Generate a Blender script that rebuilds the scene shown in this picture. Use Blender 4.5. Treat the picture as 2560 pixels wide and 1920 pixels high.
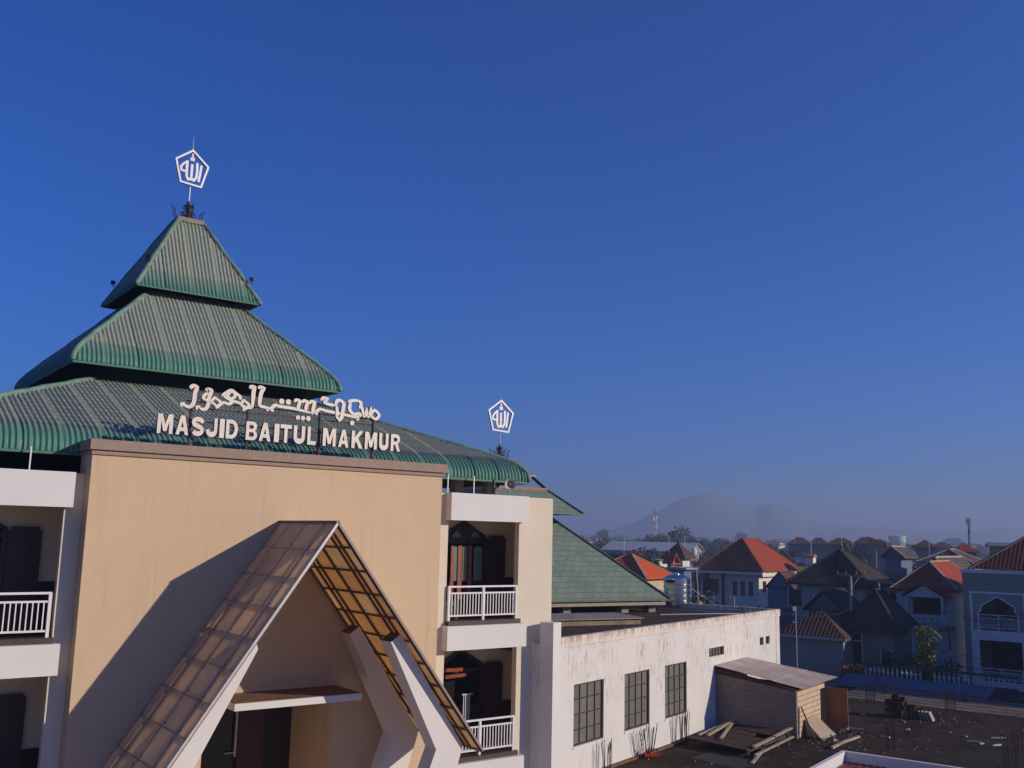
import bpy, bmesh, math, random
from mathutils import Vector, Matrix, noise
random.seed(11)
R = math.radians
sc = bpy.context.scene
for o in list(bpy.data.objects): bpy.data.objects.remove(o)
COL = sc.collection

# ------------------------------------------------------------ camera
ZC = 11.87
F_, P_, RO, HA, HB = 2400.0, R(8.994), R(1.31), R(53.35), R(35.82)
def rotH(x, y, z):
    return Vector((x*math.sin(HA) - y*-math.cos(HA), -x*math.cos(HA) + y*math.sin(HA), z))
_rt = (math.cos(RO), -math.sin(RO)*math.sin(P_), math.sin(RO)*math.cos(P_))
_up = (-math.sin(RO), -math.cos(RO)*math.sin(P_), math.cos(RO)*math.cos(P_))
_fw = (0, math.cos(P_), math.sin(P_))
RT, UP, FW = rotH(*_rt), rotH(*_up), rotH(*_fw)
CAMP = Vector((0, 0, ZC))
cam = bpy.data.objects.new('camera', bpy.data.cameras.new('camera')); COL.objects.link(cam)
cam.matrix_world = Matrix(((RT.x, UP.x, -FW.x, 0), (RT.y, UP.y, -FW.y, 0), (RT.z, UP.z, -FW.z, ZC), (0, 0, 0, 1)))
cam.data.sensor_width = 36; cam.data.lens = 36*F_/2560
cam.data.clip_start = 0.1; cam.data.clip_end = 30000
sc.camera = cam

# ------------------------------------------------------------ light
SUN = Vector((0.598, -0.726, 0.339)).normalized()
sun = bpy.data.objects.new('sun', bpy.data.lights.new('sun', 'SUN')); COL.objects.link(sun)
sun.data.energy = 5.0; sun.data.angle = R(0.5); sun.data.color = (1.0, 0.85, 0.66)
sun.rotation_euler = (-SUN).to_track_quat('-Z', 'Y').to_euler()
w = bpy.data.worlds.new("World"); sc.world = w; w.use_nodes = True
nt = w.node_tree; bg = nt.nodes['Background']
sky = nt.nodes.new('ShaderNodeTexSky'); sky.sky_type = 'NISHITA'; sky.sun_disc = False
sky.sun_elevation = math.asin(SUN.z); sky.sun_rotation = math.atan2(SUN.x, SUN.y)
sky.altitude = 200; sky.air_density = 1.0; sky.dust_density = 0.3; sky.ozone_density = 4.0
tint = nt.nodes.new('ShaderNodeMix'); tint.data_type = 'RGBA'; tint.blend_type = 'MULTIPLY'; tint.inputs[0].default_value = 1
tint.inputs[7].default_value = (.03, .70, 1.9, 1); nt.links.new(sky.outputs[0], tint.inputs[6])
nt.links.new(tint.outputs[2], bg.inputs[0]); bg.inputs[1].default_value = 0.064
sc.view_settings.view_transform = 'Standard'; sc.view_settings.look = 'None'
sc.view_settings.exposure = -0.08; sc.view_settings.gamma = 1

# ------------------------------------------------------------ pixel rays (photo pixels, 2560x1920)
def ray(px, py): return RT*((px-1280)/F_) - UP*((py-960)/F_) + FW
def onY(px, py, c): d = ray(px, py); return CAMP + d*(c/d.y)
def onZ(px, py, c): d = ray(px, py); return CAMP + d*((c-ZC)/d.z)
def atD(px, py, D): return CAMP + ray(px, py)*D

# ------------------------------------------------------------ materials
def new_mat(name):
    m = bpy.data.materials.new(name); m.use_nodes = True
    n = m.node_tree.nodes; b = n['Principled BSDF']; return m, m.node_tree, b
def N(t, typ, **k):
    n = t.nodes.new(typ)
    for a, v in k.items(): setattr(n, a, v)
    return n
def mixc(t, fac, a, b, mode='MIX'):
    n = t.nodes.new('ShaderNodeMix'); n.data_type = 'RGBA'; n.blend_type = mode
    for s, v in ((0, fac), (6, a), (7, b)):
        if isinstance(v, (int, float)): n.inputs[s].default_value = v
        elif isinstance(v, tuple): n.inputs[s].default_value = (*v[:3], 1)
        else: t.links.new(v, n.inputs[s])
    return n.outputs[2]
def ramp(t, src, lo, hi, a=0.0, b=1.0):
    n = t.nodes.new('ShaderNodeMapRange'); n.clamp = True
    n.inputs[1].default_value = lo; n.inputs[2].default_value = hi
    n.inputs[3].default_value = a; n.inputs[4].default_value = b
    t.links.new(src, n.inputs[0]); return n.outputs[0]
def nz(t, scale, detail=5, vec=None, rough=.6, stretch=None):
    n = t.nodes.new('ShaderNodeTexNoise'); n.inputs['Scale'].default_value = scale
    n.inputs['Detail'].default_value = detail; n.inputs['Roughness'].default_value = rough
    if vec is None: vec = t.nodes.new('ShaderNodeTexCoord').outputs['Object']
    if stretch:
        mp = t.nodes.new('ShaderNodeMapping'); mp.inputs['Scale'].default_value = stretch
        t.links.new(vec, mp.inputs[0]); vec = mp.outputs[0]
    t.links.new(vec, n.inputs[0]); return n.outputs['Fac']
def bump(t, b, h, strength=.3, dist=.02):
    n = t.nodes.new('ShaderNodeBump'); n.inputs['Strength'].default_value = strength
    n.inputs['Distance'].default_value = dist; t.links.new(h, n.inputs['Height'])
    t.links.new(n.outputs[0], b.inputs['Normal'])
def col(c, k): return tuple(max(0, x*k) for x in c)
MATS = {}
def plain(name, c, rough=.8, var=.18, scale=3.0, metal=0, bmp=.15):
    if name in MATS: return MATS[name]
    m, t, b = new_mat(name)
    f = nz(t, scale, 6); f2 = nz(t, scale*9, 3)
    o = mixc(t, ramp(t, f, .3, .7), col(c, 1-var), col(c, 1+var*.6))
    o = mixc(t, ramp(t, f2, .35, .75, 0, .35), o, col(c, 1-var*1.6))
    t.links.new(o, b.inputs['Base Color']); b.inputs['Roughness'].default_value = rough
    b.inputs['Metallic'].default_value = metal
    if rough >= .8: b.inputs['Specular IOR Level'].default_value = .15
    if bmp: bump(t, b, f2, bmp, .01)
    MATS[name] = m; return m
def tiled(name, c, c2, w_=.22, h_=.3, rough=.75, wave=True, mortar=.012, mcol=None, var=.5, dist=.03, offset=.0):
    """rows of roof tiles / slates / blocks in the face's own metric UV"""
    if name in MATS: return MATS[name]
    m, t, b = new_mat(name)
    uv = t.nodes.new('ShaderNodeUVMap').outputs[0]
    br = t.nodes.new('ShaderNodeTexBrick'); br.offset = offset or .5; br.squash = 1
    br.inputs['Scale'].default_value = 1; br.inputs['Brick Width'].default_value = w_
    br.inputs['Row Height'].default_value = h_; br.inputs['Mortar Size'].default_value = mortar
    br.inputs['Mortar Smooth'].default_value = .3; br.inputs['Bias'].default_value = 0
    br.inputs['Color1'].default_value = (*c, 1); br.inputs['Color2'].default_value = (*c2, 1)
    br.inputs['Mortar'].default_value = (*(mcol or col(c, .35)), 1)
    t.links.new(uv, br.inputs[0])
    f = nz(t, 1.1, 6); f2 = nz(t, 14, 4)
    o = mixc(t, ramp(t, f, .3, .72, 0, var), br.outputs[0], col(c, .5))
    b.inputs['Specular IOR Level'].default_value = .2
    o = mixc(t, ramp(t, f2, .4, .75, 0, .4), o, col(c2, 1.25))
    t.links.new(o, b.inputs['Base Color']); b.inputs['Roughness'].default_value = rough
    if wave:
        wv = t.nodes.new('ShaderNodeTexWave'); wv.wave_type = 'BANDS'; wv.bands_direction = 'X'
        wv.inputs['Scale'].default_value = 1/(w_)*.314; t.links.new(uv, wv.inputs[0])
        mx = t.nodes.new('ShaderNodeMath'); mx.operation = 'MULTIPLY_ADD'
        t.links.new(wv.outputs['Fac'], mx.inputs[0]); mx.inputs[1].default_value = 1.0
        iv = t.nodes.new('ShaderNodeMath'); iv.operation = 'SUBTRACT'; iv.inputs[0].default_value = 1
        t.links.new(br.outputs['Fac'], iv.inputs[1]); t.links.new(iv.outputs[0], mx.inputs[2])
        bump(t, b, mx.outputs[0], .8, dist)
    else:
        iv = t.nodes.new('ShaderNodeMath'); iv.operation = 'SUBTRACT'; iv.inputs[0].default_value = 1
        t.links.new(br.outputs['Fac'], iv.inputs[1]); bump(t, b, iv.outputs[0], .8, dist)
    MATS[name] = m; return m
def stained(name, c, stain=(.34, .25, .17), amount=.5, ztop=None, zlen=1.5, scale=1.2):
    """painted wall with vertical weather streaks"""
    m, t, b = new_mat(name)
    base = mixc(t, ramp(t, nz(t, .5, 6), .3, .7), col(c, .93), c)
    st = nz(t, scale, 8, stretch=(13, 13, 1.3), rough=.74)
    pt = nz(t, .75, 6, rough=.68)
    a = ramp(t, st, .52, .57); bb = ramp(t, pt, .44, .56)
    mu = t.nodes.new('ShaderNodeMath'); mu.operation = 'MULTIPLY'
    t.links.new(a, mu.inputs[0]); t.links.new(bb, mu.inputs[1])
    fac = mu.outputs[0]
    if ztop is not None:
        sx = t.nodes.new('ShaderNodeSeparateXYZ'); t.links.new(t.nodes.new('ShaderNodeNewGeometry').outputs['Position'], sx.inputs[0])
        zf = ramp(t, sx.outputs[2], ztop-zlen, ztop, .25, 1.0)
        m2 = t.nodes.new('ShaderNodeMath'); m2.operation = 'MULTIPLY'; t.links.new(fac, m2.inputs[0]); t.links.new(zf, m2.inputs[1])
        edge = ramp(t, sx.outputs[2], ztop-.34, ztop-.06)
        m3 = t.nodes.new('ShaderNodeMath'); m3.operation = 'MULTIPLY'
        t.links.new(edge, m3.inputs[0]); t.links.new(ramp(t, nz(t, 3, 8, stretch=(2, 2, .7)), .42, .58), m3.inputs[1])
        m4 = t.nodes.new('ShaderNodeMath'); m4.operation = 'MAXIMUM'
        t.links.new(m2.outputs[0], m4.inputs[0]); t.links.new(m3.outputs[0], m4.inputs[1]); fac = m4.outputs[0]
    m5 = t.nodes.new('ShaderNodeMath'); m5.operation = 'MULTIPLY'; m5.inputs[1].default_value = amount
    t.links.new(fac, m5.inputs[0])
    o = mixc(t, m5.outputs[0], base, stain)
    t.links.new(o, b.inputs['Base Color']); b.inputs['Roughness'].default_value = .85
    bump(t, b, nz(t, 30, 4), .12, .01)
    MATS[name] = m; return m

WHITE = plain('white_paint', (.665, .645, .64), .7, .05, 1.2, bmp=.06)
RAIL = plain('rail_paint', (.72, .71, .72), .45, .06)
CREAM = plain('cream_paint', (.68, .60, .48), .8, .06, 1.0, bmp=.06)
CREAM_IN = plain('cream_inner_wall', (.76, .64, .46), .8, .08, 1.0, bmp=.06)
DARKWOOD = plain('dark_wood', (.030, .012, .010), .45, .35, 5)
REDWOOD = plain('red_wood', (.26, .065, .025), .4, .3, 5)
BLACK = plain('black_iron', (.018, .016, .016), .5, .3, 8)
BLACKGLASS = plain('black_glass', (.008, .008, .008), .08, .1, 2, bmp=0)
CONC = plain('concrete', (.30, .26, .22), .9, .25, 2.5)
CONCD = plain('dark_concrete', (.16, .12, .095), .9, .3, 2.5)
CAPST = plain('cap_stone', (.34, .25, .20), .9, .14, 5)
SILVER = plain('silver_paint', (.62, .60, .60), .35, .12, 6, metal=.35)
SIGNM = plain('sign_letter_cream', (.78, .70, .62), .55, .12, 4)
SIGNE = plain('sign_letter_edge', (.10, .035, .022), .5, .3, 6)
RUST = plain('rusty_steel', (.085, .030, .020), .7, .4, 9)
GALV = plain('galvanised_pipe', (.50, .50, .49), .4, .15, 6, metal=.4)
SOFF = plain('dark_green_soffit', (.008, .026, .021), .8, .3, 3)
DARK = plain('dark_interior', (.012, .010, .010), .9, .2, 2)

def wall_panels():
    m, t, b = new_mat('beige_cladding')
    uv = t.nodes.new('ShaderNodeUVMap').outputs[0]
    br = t.nodes.new('ShaderNodeTexBrick'); br.offset = .37
    for k, v in (('Scale', 1), ('Brick Width', 2.4), ('Row Height', 1.22), ('Mortar Size', .004), ('Mortar Smooth', .5)): br.inputs[k].default_value = v
    c = (.585, .425, .27)
    br.inputs['Color1'].default_value = (*c, 1); br.inputs['Color2'].default_value = (.57, .415, .265, 1)
    br.inputs['Mortar'].default_value = (.44, .30, .20, 1); t.links.new(uv, br.inputs[0])
    o = mixc(t, ramp(t, nz(t, .35, 5), .3, .7, 0, .5), br.outputs[0], (.62, .47, .32))
    o = mixc(t, ramp(t, nz(t, 5, 6, stretch=(.3, .3, 6)), .35, .7, 0, .22), o, (.47, .335, .22))
    o = mixc(t, ramp(t, nz(t, 22, 3), .70, .76, 0, .5), o, (.72, .6, .46))
    o = mixc(t, ramp(t, nz(t, 1.0, 7, stretch=(5, 5, .25), rough=.7), .55, .68, 0, .28), o, (.36, .25, .17))
    t.links.new(o, b.inputs['Base Color']); b.inputs['Roughness'].default_value = .8
    bump(t, b, nz(t, 40, 4), .1, .01)
    return m
BEIGE = wall_panels()

def roof_green():
    m, t, b = new_mat('green_corrugated_roof')
    at = t.nodes.new('ShaderNodeAttribute'); at.attribute_name = 'wear'
    uv = t.nodes.new('ShaderNodeUVMap').outputs[0]
    f = nz(t, 1.6, 7, rough=.7); f2 = nz(t, 12, 4)
    g = mixc(t, ramp(t, f, .3, .7), (.042, .165, .125), (.065, .215, .16))
    # weathered paint gone grey-beige along the crests
    wz = nz(t, 1.0, 6, vec=uv, stretch=(8, .9, 1), rough=.65)
    grey = mixc(t, ramp(t, f2, .3, .7), (.20, .22, .19), (.31, .305, .255))
    mm = t.nodes.new('ShaderNodeMath'); mm.operation = 'MULTIPLY'
    t.links.new(ramp(t, wz, .25, .55, .62, 1.0), mm.inputs[0]); t.links.new(at.outputs['Fac'], mm.inputs[1])
    o = mixc(t, mm.outputs[0], g, grey)
    o = mixc(t, ramp(t, nz(t, 4, 8, rough=.75), .6, .7, 0, .45), o, (.05, .07, .055))
    t.links.new(o, b.inputs['Base Color']); b.inputs['Roughness'].default_value = .55
    bump(t, b, f2, .1, .01)
    return m
GREEN = roof_green()
GREENCAP = plain('green_ridge_cap', (.15, .26, .20), .6, .35, 3)
GREENTRIM = plain('green_trim', (.05, .17, .12), .6, .2, 3)
SLATE = tiled('green_slate', (.15, .205, .165), (.20, .25, .205), .50, .34, .8, wave=False, mortar=.011, mcol=(.045, .07, .05), var=.35, dist=.012)
TERRA = plain('terracotta_trim', (.42, .22, .15), .8, .15, 3)

def translucent(name, c, k=.6, tt=(1.0, .83, .56), dirt=.3):
    m, t, b = new_mat(name)
    out = t.nodes['Material Output']
    f = nz(t, 1.0, 6, stretch=(1, 2.5, 1)); f2 = nz(t, 3.0, 7, rough=.7)
    o = mixc(t, ramp(t, f, .3, .7), col(c, .8), c)
    o = mixc(t, ramp(t, f2, .45, .7, 0, dirt), o, col(c, .5))
    df = t.nodes.new('ShaderNodeBsdfDiffuse'); tr = t.nodes.new('ShaderNodeBsdfTranslucent')
    gl = t.nodes.new('ShaderNodeBsdfGlossy'); gl.inputs['Roughness'].default_value = .35
    ms = t.nodes.new('ShaderNodeMixShader'); ms.inputs[0].default_value = k
    m2 = t.nodes.new('ShaderNodeMixShader'); m2.inputs[0].default_value = .06
    t.links.new(o, df.inputs[0]); t.links.new(mixc(t, 1.0, o, tt, 'MULTIPLY'), tr.inputs[0])
    t.links.new(df.outputs[0], ms.inputs[1]); t.links.new(tr.outputs[0], ms.inputs[2])
    t.links.new(ms.outputs[0], m2.inputs[1]); t.links.new(gl.outputs[0], m2.inputs[2])
    t.links.new(m2.outputs[0], out.inputs[0]); return m
POLYS = [translucent('bronze_polycarbonate', (.93, .84, .70), .56), translucent('clear_polycarbonate', (.95, .88, .76), .58), translucent('amber_polycarbonate', (.90, .74, .52), .55)]

PAW = (1.0, .88, .70)
POLYL = [translucent('dusty_tan_panel', (.92, .83, .70), .68, PAW, .22), translucent('pale_tan_panel', (.96, .91, .82), .72, PAW, .18), translucent('grey_tan_panel', (.80, .72, .60), .62, PAW, .3)]
# ------------------------------------------------------------ mesh builder
class Fr:
    """a right-handed local frame: origin + rotation about z"""
    def __init__(s, o, ang=0.0): s.o = Vector(o); s.c, s.s = math.cos(ang), math.sin(ang); s.ang = ang
    def __call__(s, x, y, z): return Vector((s.o.x + x*s.c - y*s.s, s.o.y + x*s.s + y*s.c, s.o.z + z))
ID = Fr((0, 0, 0))
class MB:
    def __init__(s, fr=ID): s.v = []; s.f = []; s.mi = []; s.fr = fr; s.wear = None; s.smooth = False
    def P(s, p): return s.fr(*p)
    def face(s, pts, mi=0):
        i = len(s.v); s.v += [s.P(p) for p in pts]; s.f.append(tuple(range(i, i+len(pts)))); s.mi.append(mi)
    def box(s, x0, x1, y0, y1, z0, z1, mi=0):
        if x0 > x1: x0, x1 = x1, x0
        if y0 > y1: y0, y1 = y1, y0
        p = [(x0, y0, z0), (x1, y0, z0), (x1, y1, z0), (x0, y1, z0), (x0, y0, z1), (x1, y0, z1), (x1, y1, z1), (x0, y1, z1)]
        for q in ((3, 2, 1, 0), (4, 5, 6, 7), (0, 1, 5, 4), (1, 2, 6, 5), (2, 3, 7, 6), (3, 0, 4, 7)): s.face([p[k] for k in q], mi)
    def hexa(s, b, t, mi=0):
        """b, t: four bottom and four top points, ccw from above"""
        p = list(b)+list(t)
        for q in ((3, 2, 1, 0), (4, 5, 6, 7), (0, 1, 5, 4), (1, 2, 6, 5), (2, 3, 7, 6), (3, 0, 4, 7)): s.face([p[k] for k in q], mi)
    def prismY(s, poly, y0, y1, mi=0):
        """poly (x,z) ccw seen from -y, extruded from y0 to y1 (y0<y1)"""
        n = len(poly)
        s.face([(x, y0, z) for x, z in poly], mi); s.face([(x, y1, z) for x, z in reversed(poly)], mi)
        for k in range(n):
            a, b = poly[k], poly[(k+1) % n]
            s.face([(b[0], y0, b[1]), (a[0], y0, a[1]), (a[0], y1, a[1]), (b[0], y1, b[1])], mi)
    def tube(s, path, r, n=8, mi=0, cap=True):
        pts = [s.P(p) for p in path]; rs = r if isinstance(r, (list, tuple)) else [r]*len(pts)
        rings = []; prev = None
        for k, p in enumerate(pts):
            d = (pts[min(k+1, len(pts)-1)] - pts[max(k-1, 0)]).normalized()
            if prev is None:
                a = Vector((0, 0, 1)) if abs(d.z) < .9 else Vector((1, 0, 0)); u = d.cross(a).normalized()
            else:
                u = (prev - d*prev.dot(d)).normalized()
            prev = u; v = d.cross(u)
            i = len(s.v)
            s.v += [p + (u*math.cos(2*math.pi*j/n) + v*math.sin(2*math.pi*j/n))*rs[k] for j in range(n)]
            rings.append(i)
        for a, b in zip(rings, rings[1:]):
            for j in range(n): s.f.append((a+j, a+(j+1) % n, b+(j+1) % n, b+j)); s.mi.append(mi)
        if cap:
            s.f.append(tuple(rings[0]+n-1-j for j in range(n))); s.mi.append(mi)
            s.f.append(tuple(rings[-1]+j for j in range(n))); s.mi.append(mi)
    def bar(s, a, b, w_, h_, mi=0):
        """square bar between two local points"""
        A, B = s.P(a), s.P(b); d = (B-A).normalized()
        up = Vector((0, 0, 1)) if abs(d.z) < .95 else Vector((0, 1, 0))
        u = d.cross(up).normalized()*w_/2; v = u.cross(d).normalized()*h_/2
        i = len(s.v); s.v += [A-u-v, A+u-v, A+u+v, A-u+v, B-u-v, B+u-v, B+u+v, B-u+v]
        for q in ((0, 1, 2, 3), (7, 6, 5, 4), (1, 0, 4, 5), (2, 1, 5, 6), (3, 2, 6, 7), (0, 3, 7, 4)):
            s.f.append(tuple(i+k for k in q)); s.mi.append(mi)
    def lathe(s, prof, c=(0, 0, 0), n=20, mi=0):
        rings = []
        for r, z in prof:
            i = len(s.v); s.v += [s.P((c[0]+r*math.cos(2*math.pi*j/n), c[1]+r*math.sin(2*math.pi*j/n), c[2]+z)) for j in range(n)]; rings.append(i)
        for a, b in zip(rings, rings[1:]):
            for j in range(n): s.f.append((a+j, a+(j+1) % n, b+(j+1) % n, b+j)); s.mi.append(mi)
        s.f.append(tuple(rings[0]+n-1-j for j in range(n))); s.mi.append(mi)
        s.f.append(tuple(rings[-1]+j for j in range(n))); s.mi.append(mi)
def build(name, mb, mats, parent=None, smooth=None):
    me = bpy.data.meshes.new(name); vs = mb.v
    if parent is not None:
        top = parent
        while top.parent is not None: top = top.parent
        inv = (top.matrix_world if top.type == 'EMPTY' else Matrix.Identity(4)).inverted()
        vs = [inv @ v for v in vs]
    me.from_pydata([tuple(v) for v in vs], [], mb.f)
    if not isinstance(mats, (list, tuple)): mats = [mats]
    for m in mats: me.materials.append(m)
    if len(mats) > 1: me.polygons.foreach_set('material_index', mb.mi)
    uvl = me.uv_layers.new(name='UVMap'); uv = []
    me.update()
    Z = Vector((0, 0, 1))
    for p in me.polygons:
        n = p.normal; t = Z.cross(n)
        if t.length < .08: t = Vector((1, 0, 0))
        t.normalize(); b = n.cross(t)
        for vi in p.vertices:
            c = mb.v[vi] if parent is None else me.vertices[vi].co
            uv += [c.dot(t), c.dot(b)]
    uvl.data.foreach_set('uv', uv)
    if mb.wear is not None:
        a = me.attributes.new('wear', 'FLOAT', 'POINT'); a.data.foreach_set('value', mb.wear)
    if smooth or mb.smooth: me.polygons.foreach_set('use_smooth', [True]*len(me.polygons))
    o = bpy.data.objects.new(name, me); COL.objects.link(o)
    if parent is not None: o.parent = parent
    return o
def tag(o, label=None, cat=None, group=None, kind=None):
    for k, v in (('label', label), ('category', cat), ('group', group), ('kind', kind)):
        if v: o[k] = v
    return o
def thing(name, label, cat, loc=(0, 0, 0), rz=0, group=None):
    o = bpy.data.objects.new(name, None); COL.objects.link(o); o.empty_display_size = .3
    o.location = loc; o.rotation_euler = (0, 0, rz)
    o.matrix_world = Matrix.Translation(loc) @ Matrix.Rotation(rz, 4, 'Z')
    return tag(o, label, cat, group)
def dup(root, loc, rz=0, label=None, group=None, scale=None):
    r = root.copy(); COL.objects.link(r); r.location = loc; r.rotation_euler = (0, 0, rz)
    if scale: r.scale = scale
    if label: r['label'] = label
    if group: r['group'] = group
    for ch in root.children:
        c = ch.copy(); COL.objects.link(c); c.parent = r
        for g in ch.children:
            d = g.copy(); COL.objects.link(d); d.parent = c
    return r
def struct(name, mb, m, smooth=False):
    o = build(name, mb, m, None, smooth); o['kind'] = 'structure'; return o

# ribbon strokes: flat raised letter strokes in a plane
def ribbon(mb, pts, wd, org, ex, ey, en, th, closed=False, mi=0, mi_side=None, taper=None):
    """pts 2-D; org + x*ex + y*ey; en = outward normal, th = thickness"""
    P = [Vector((p[0], p[1])) for p in pts]; n = len(P); L = []; Rr = []
    for k in range(n):
        a = P[(k-1) % n] if (closed or k) else None; b = P[(k+1) % n] if (closed or k < n-1) else None
        d1 = (P[k]-a).normalized() if a is not None else None; d2 = (b-P[k]).normalized() if b is not None else None
        if d1 is None: d1 = d2
        if d2 is None: d2 = d1
        t = d1+d2
        t = t.normalized() if t.length > 1e-3 else d1
        nn = Vector((-t.y, t.x)); c = max(.45, nn.dot(Vector((-d1.y, d1.x))))
        wk = (wd if taper is None else wd*taper[k])/2/c
        L.append(P[k]+nn*wk); Rr.append(P[k]-nn*wk)
    def W3(p, o): return org + ex*p.x + ey*p.y + en*o
    i = len(mb.v)
    for k in range(n): mb.v += [W3(L[k], th), W3(Rr[k], th), W3(L[k], 0), W3(Rr[k], 0)]
    ms = mi if mi_side is None else mi_side
    def add(f, m): mb.f.append(f); mb.mi.append(m)
    rng = range(n) if closed else range(n-1)
    for k in rng:
        a = i+4*k; b = i+4*((k+1) % n)
        add((a, a+1, b+1, b), mi); add((a+3, a+2, b+2, b+3), ms)
        add((a+2, a, b, b+2), ms); add((a+1, a+3, b+3, b+1), ms)
    if not closed:
        a = i; add((a+2, a+3, a+1, a), ms); a = i+4*(n-1); add((a, a+1, a+3, a+2), ms)
def disc(mb, c, r, org, ex, ey, en, th, mi=0, mi_side=0, n=14):
    i = len(mb.v)
    for o in (th, 0):
        for j in range(n):
            a = 2*math.pi*j/n; mb.v.append(org + ex*(c[0]+r*math.cos(a)) + ey*(c[1]+r*math.sin(a)) + en*o)
    mb.f.append(tuple(i+j for j in range(n))); mb.mi.append(mi)
    mb.f.append(tuple(i+2*n-1-j for j in range(n))); mb.mi.append(mi_side)
    for j in range(n):
        k = (j+1) % n; mb.f.append((i+j, i+n+j, i+n+k, i+k)); mb.mi.append(mi_side)

# ============================================================ GROUND AND FAR LAND
def gz(d): return 1.2 + max(0, d-110)*.0052
gm, gt, gb = new_mat('city_ground')
o = mixc(gt, ramp(gt, nz(gt, .02, 8), .4, .6), (.035, .045, .025), (.07, .06, .045))
gt.links.new(o, gb.inputs['Base Color']); gb.inputs['Roughness'].default_value = .95
mb = MB(); rs = [0, 40, 80, 110, 200, 400, 800, 1500, 2000, 2500, 3200]; ns = 48
mb.v.append(Vector((0, 0, gz(0))))
for r_ in rs[1:]:
    for j in range(ns): a = 2*math.pi*j/ns; mb.v.append(Vector((r_*math.cos(a), r_*math.sin(a), gz(r_))))
for j in range(ns): mb.f.append((0, 1+j, 1+(j+1) % ns)); mb.mi.append(0)
for k in range(len(rs)-2):
    for j in range(ns):
        a = 1+k*ns; b = a+ns; mb.f.append((a+j, b+j, b+(j+1) % ns, a+(j+1) % ns)); mb.mi.append(0)
struct('ground', mb, gm, True)
mb = MB(); mb.box(-14, 19.0, 6, 23.4, .5, 1.3); mb.box(-14, 60, -30, 5.99, .5, 1.3); struct('bounce_yard', mb, plain('bounce_paving', (.46, .37, .28), .9, .2, .8))  # unseen paving, added in a bright warm tone to bounce light upward
# volcano on the horizon
MD = 2300.0
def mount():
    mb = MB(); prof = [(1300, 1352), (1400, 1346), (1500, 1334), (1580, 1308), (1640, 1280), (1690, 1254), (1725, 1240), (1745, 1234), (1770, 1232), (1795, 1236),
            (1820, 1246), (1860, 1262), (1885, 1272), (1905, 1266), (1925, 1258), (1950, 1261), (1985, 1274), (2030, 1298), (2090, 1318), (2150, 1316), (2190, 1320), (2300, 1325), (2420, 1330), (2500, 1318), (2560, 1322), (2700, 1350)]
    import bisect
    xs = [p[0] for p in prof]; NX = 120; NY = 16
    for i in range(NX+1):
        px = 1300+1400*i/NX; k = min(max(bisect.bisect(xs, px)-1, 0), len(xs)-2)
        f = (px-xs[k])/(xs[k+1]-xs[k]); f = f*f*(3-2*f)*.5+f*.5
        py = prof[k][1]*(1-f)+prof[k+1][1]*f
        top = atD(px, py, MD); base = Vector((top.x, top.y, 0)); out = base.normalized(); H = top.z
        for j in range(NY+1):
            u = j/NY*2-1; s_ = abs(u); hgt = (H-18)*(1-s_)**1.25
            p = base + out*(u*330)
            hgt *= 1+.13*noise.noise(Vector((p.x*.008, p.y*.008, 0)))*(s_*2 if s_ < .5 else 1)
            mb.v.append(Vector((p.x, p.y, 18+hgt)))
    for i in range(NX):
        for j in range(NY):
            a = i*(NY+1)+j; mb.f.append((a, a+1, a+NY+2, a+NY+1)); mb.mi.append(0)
    struct('mountain', mb, plain('haze_tinted_forest', (.16, .20, .26), .95, .3, .01, bmp=0), True)  # forest colour paled and blued to paint in distance haze
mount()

# ============================================================ MOSQUE (axis aligned: x along the front, y into the building)
MQ = thing('mosque', 'large mosque with beige front wall, white balconies and three tiered green corrugated roof', 'mosque', (10.25, 24, 0))
FY = 24.0; XC, YC = 10.25, 33.35
XL, XR = .9, 19.6
# --- portal wall with doorway recess
mb = MB(); y0, y1 = 23.55, 24.6
mb.box(5.5, 8.55, y0, y1, 0, 13.52); mb.box(11.93, 15.085, y0, y1, 0, 13.52); mb.box(8.55, 11.93, y0, y1, 7.62, 13.52)
mb.box(11.93, 12.13, y1, 26.1, 0, 7.9); mb.box(8.35, 8.55, y1, 26.1, 0, 7.9); mb.box(8.35, 12.13, y1, 26.1, 7.7, 7.9)
mb.box(8.55, 11.93, 24.6, 26.1, 0, .2)
build('portal_wall', mb, BEIGE, MQ)
mb = MB(); mb.box(5.47, 15.115, 23.50, 24.64, 13.52, 13.60); mb.box(5.49, 15.09, 23.53, 24.62, 13.60, 13.63)
mb.box(5.42, 15.19, 23.44, 24.7, 13.63, 13.87)
build('parapet_cap', mb, CAPST, MQ)
mb = MB(); mb.box(8.75, 12.03, 22.16, 23.547, 7.74, 7.90)
build('door_ledge', mb, [WHITE], MQ)
mb = MB(); mb.box(8.78, 12.0, 22.2, 23.545, 7.9, 7.915); build('ledge_top', mb, plain('dirty_ledge', (.20, .12, .085), .95, .35, 5), MQ)
# --- entrance door
mb = MB(); mb.box(8.55, 11.93, 26.0, 26.09, 0, 7.7); mb.box(10.35, 11.15, 25.93, 25.998, 0.2, 7.7)
dr = build('entrance_door', mb, [DARKWOOD], MQ)
mb = MB(); mb.box(8.6, 10.3, 25.94, 25.995, .25, 7.6); build('glass_pane', mb, BLACKGLASS, dr)
mb = MB(); mb.box(10.36, 11.1, 25.90, 25.929, .25, 7.6); build('door_leaf', mb, plain('maroon_door', (.075, .018, .012), .4, .25, 4), dr)
mb = MB(); mb.tube([(10.28, 25.82, 5.9), (10.28, 25.82, 7.1)], .028, 8); mb.bar((10.28, 25.82, 6.0), (10.28, 25.94, 6.0), .03, .03); mb.bar((10.28, 25.82, 7.0), (10.28, 25.94, 7.0), .03, .03)
mb.tube([(10.0, 25.82, 6.0), (10.28, 25.82, 6.0)], .02, 6)
build('handle', mb, SILVER, dr)

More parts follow.
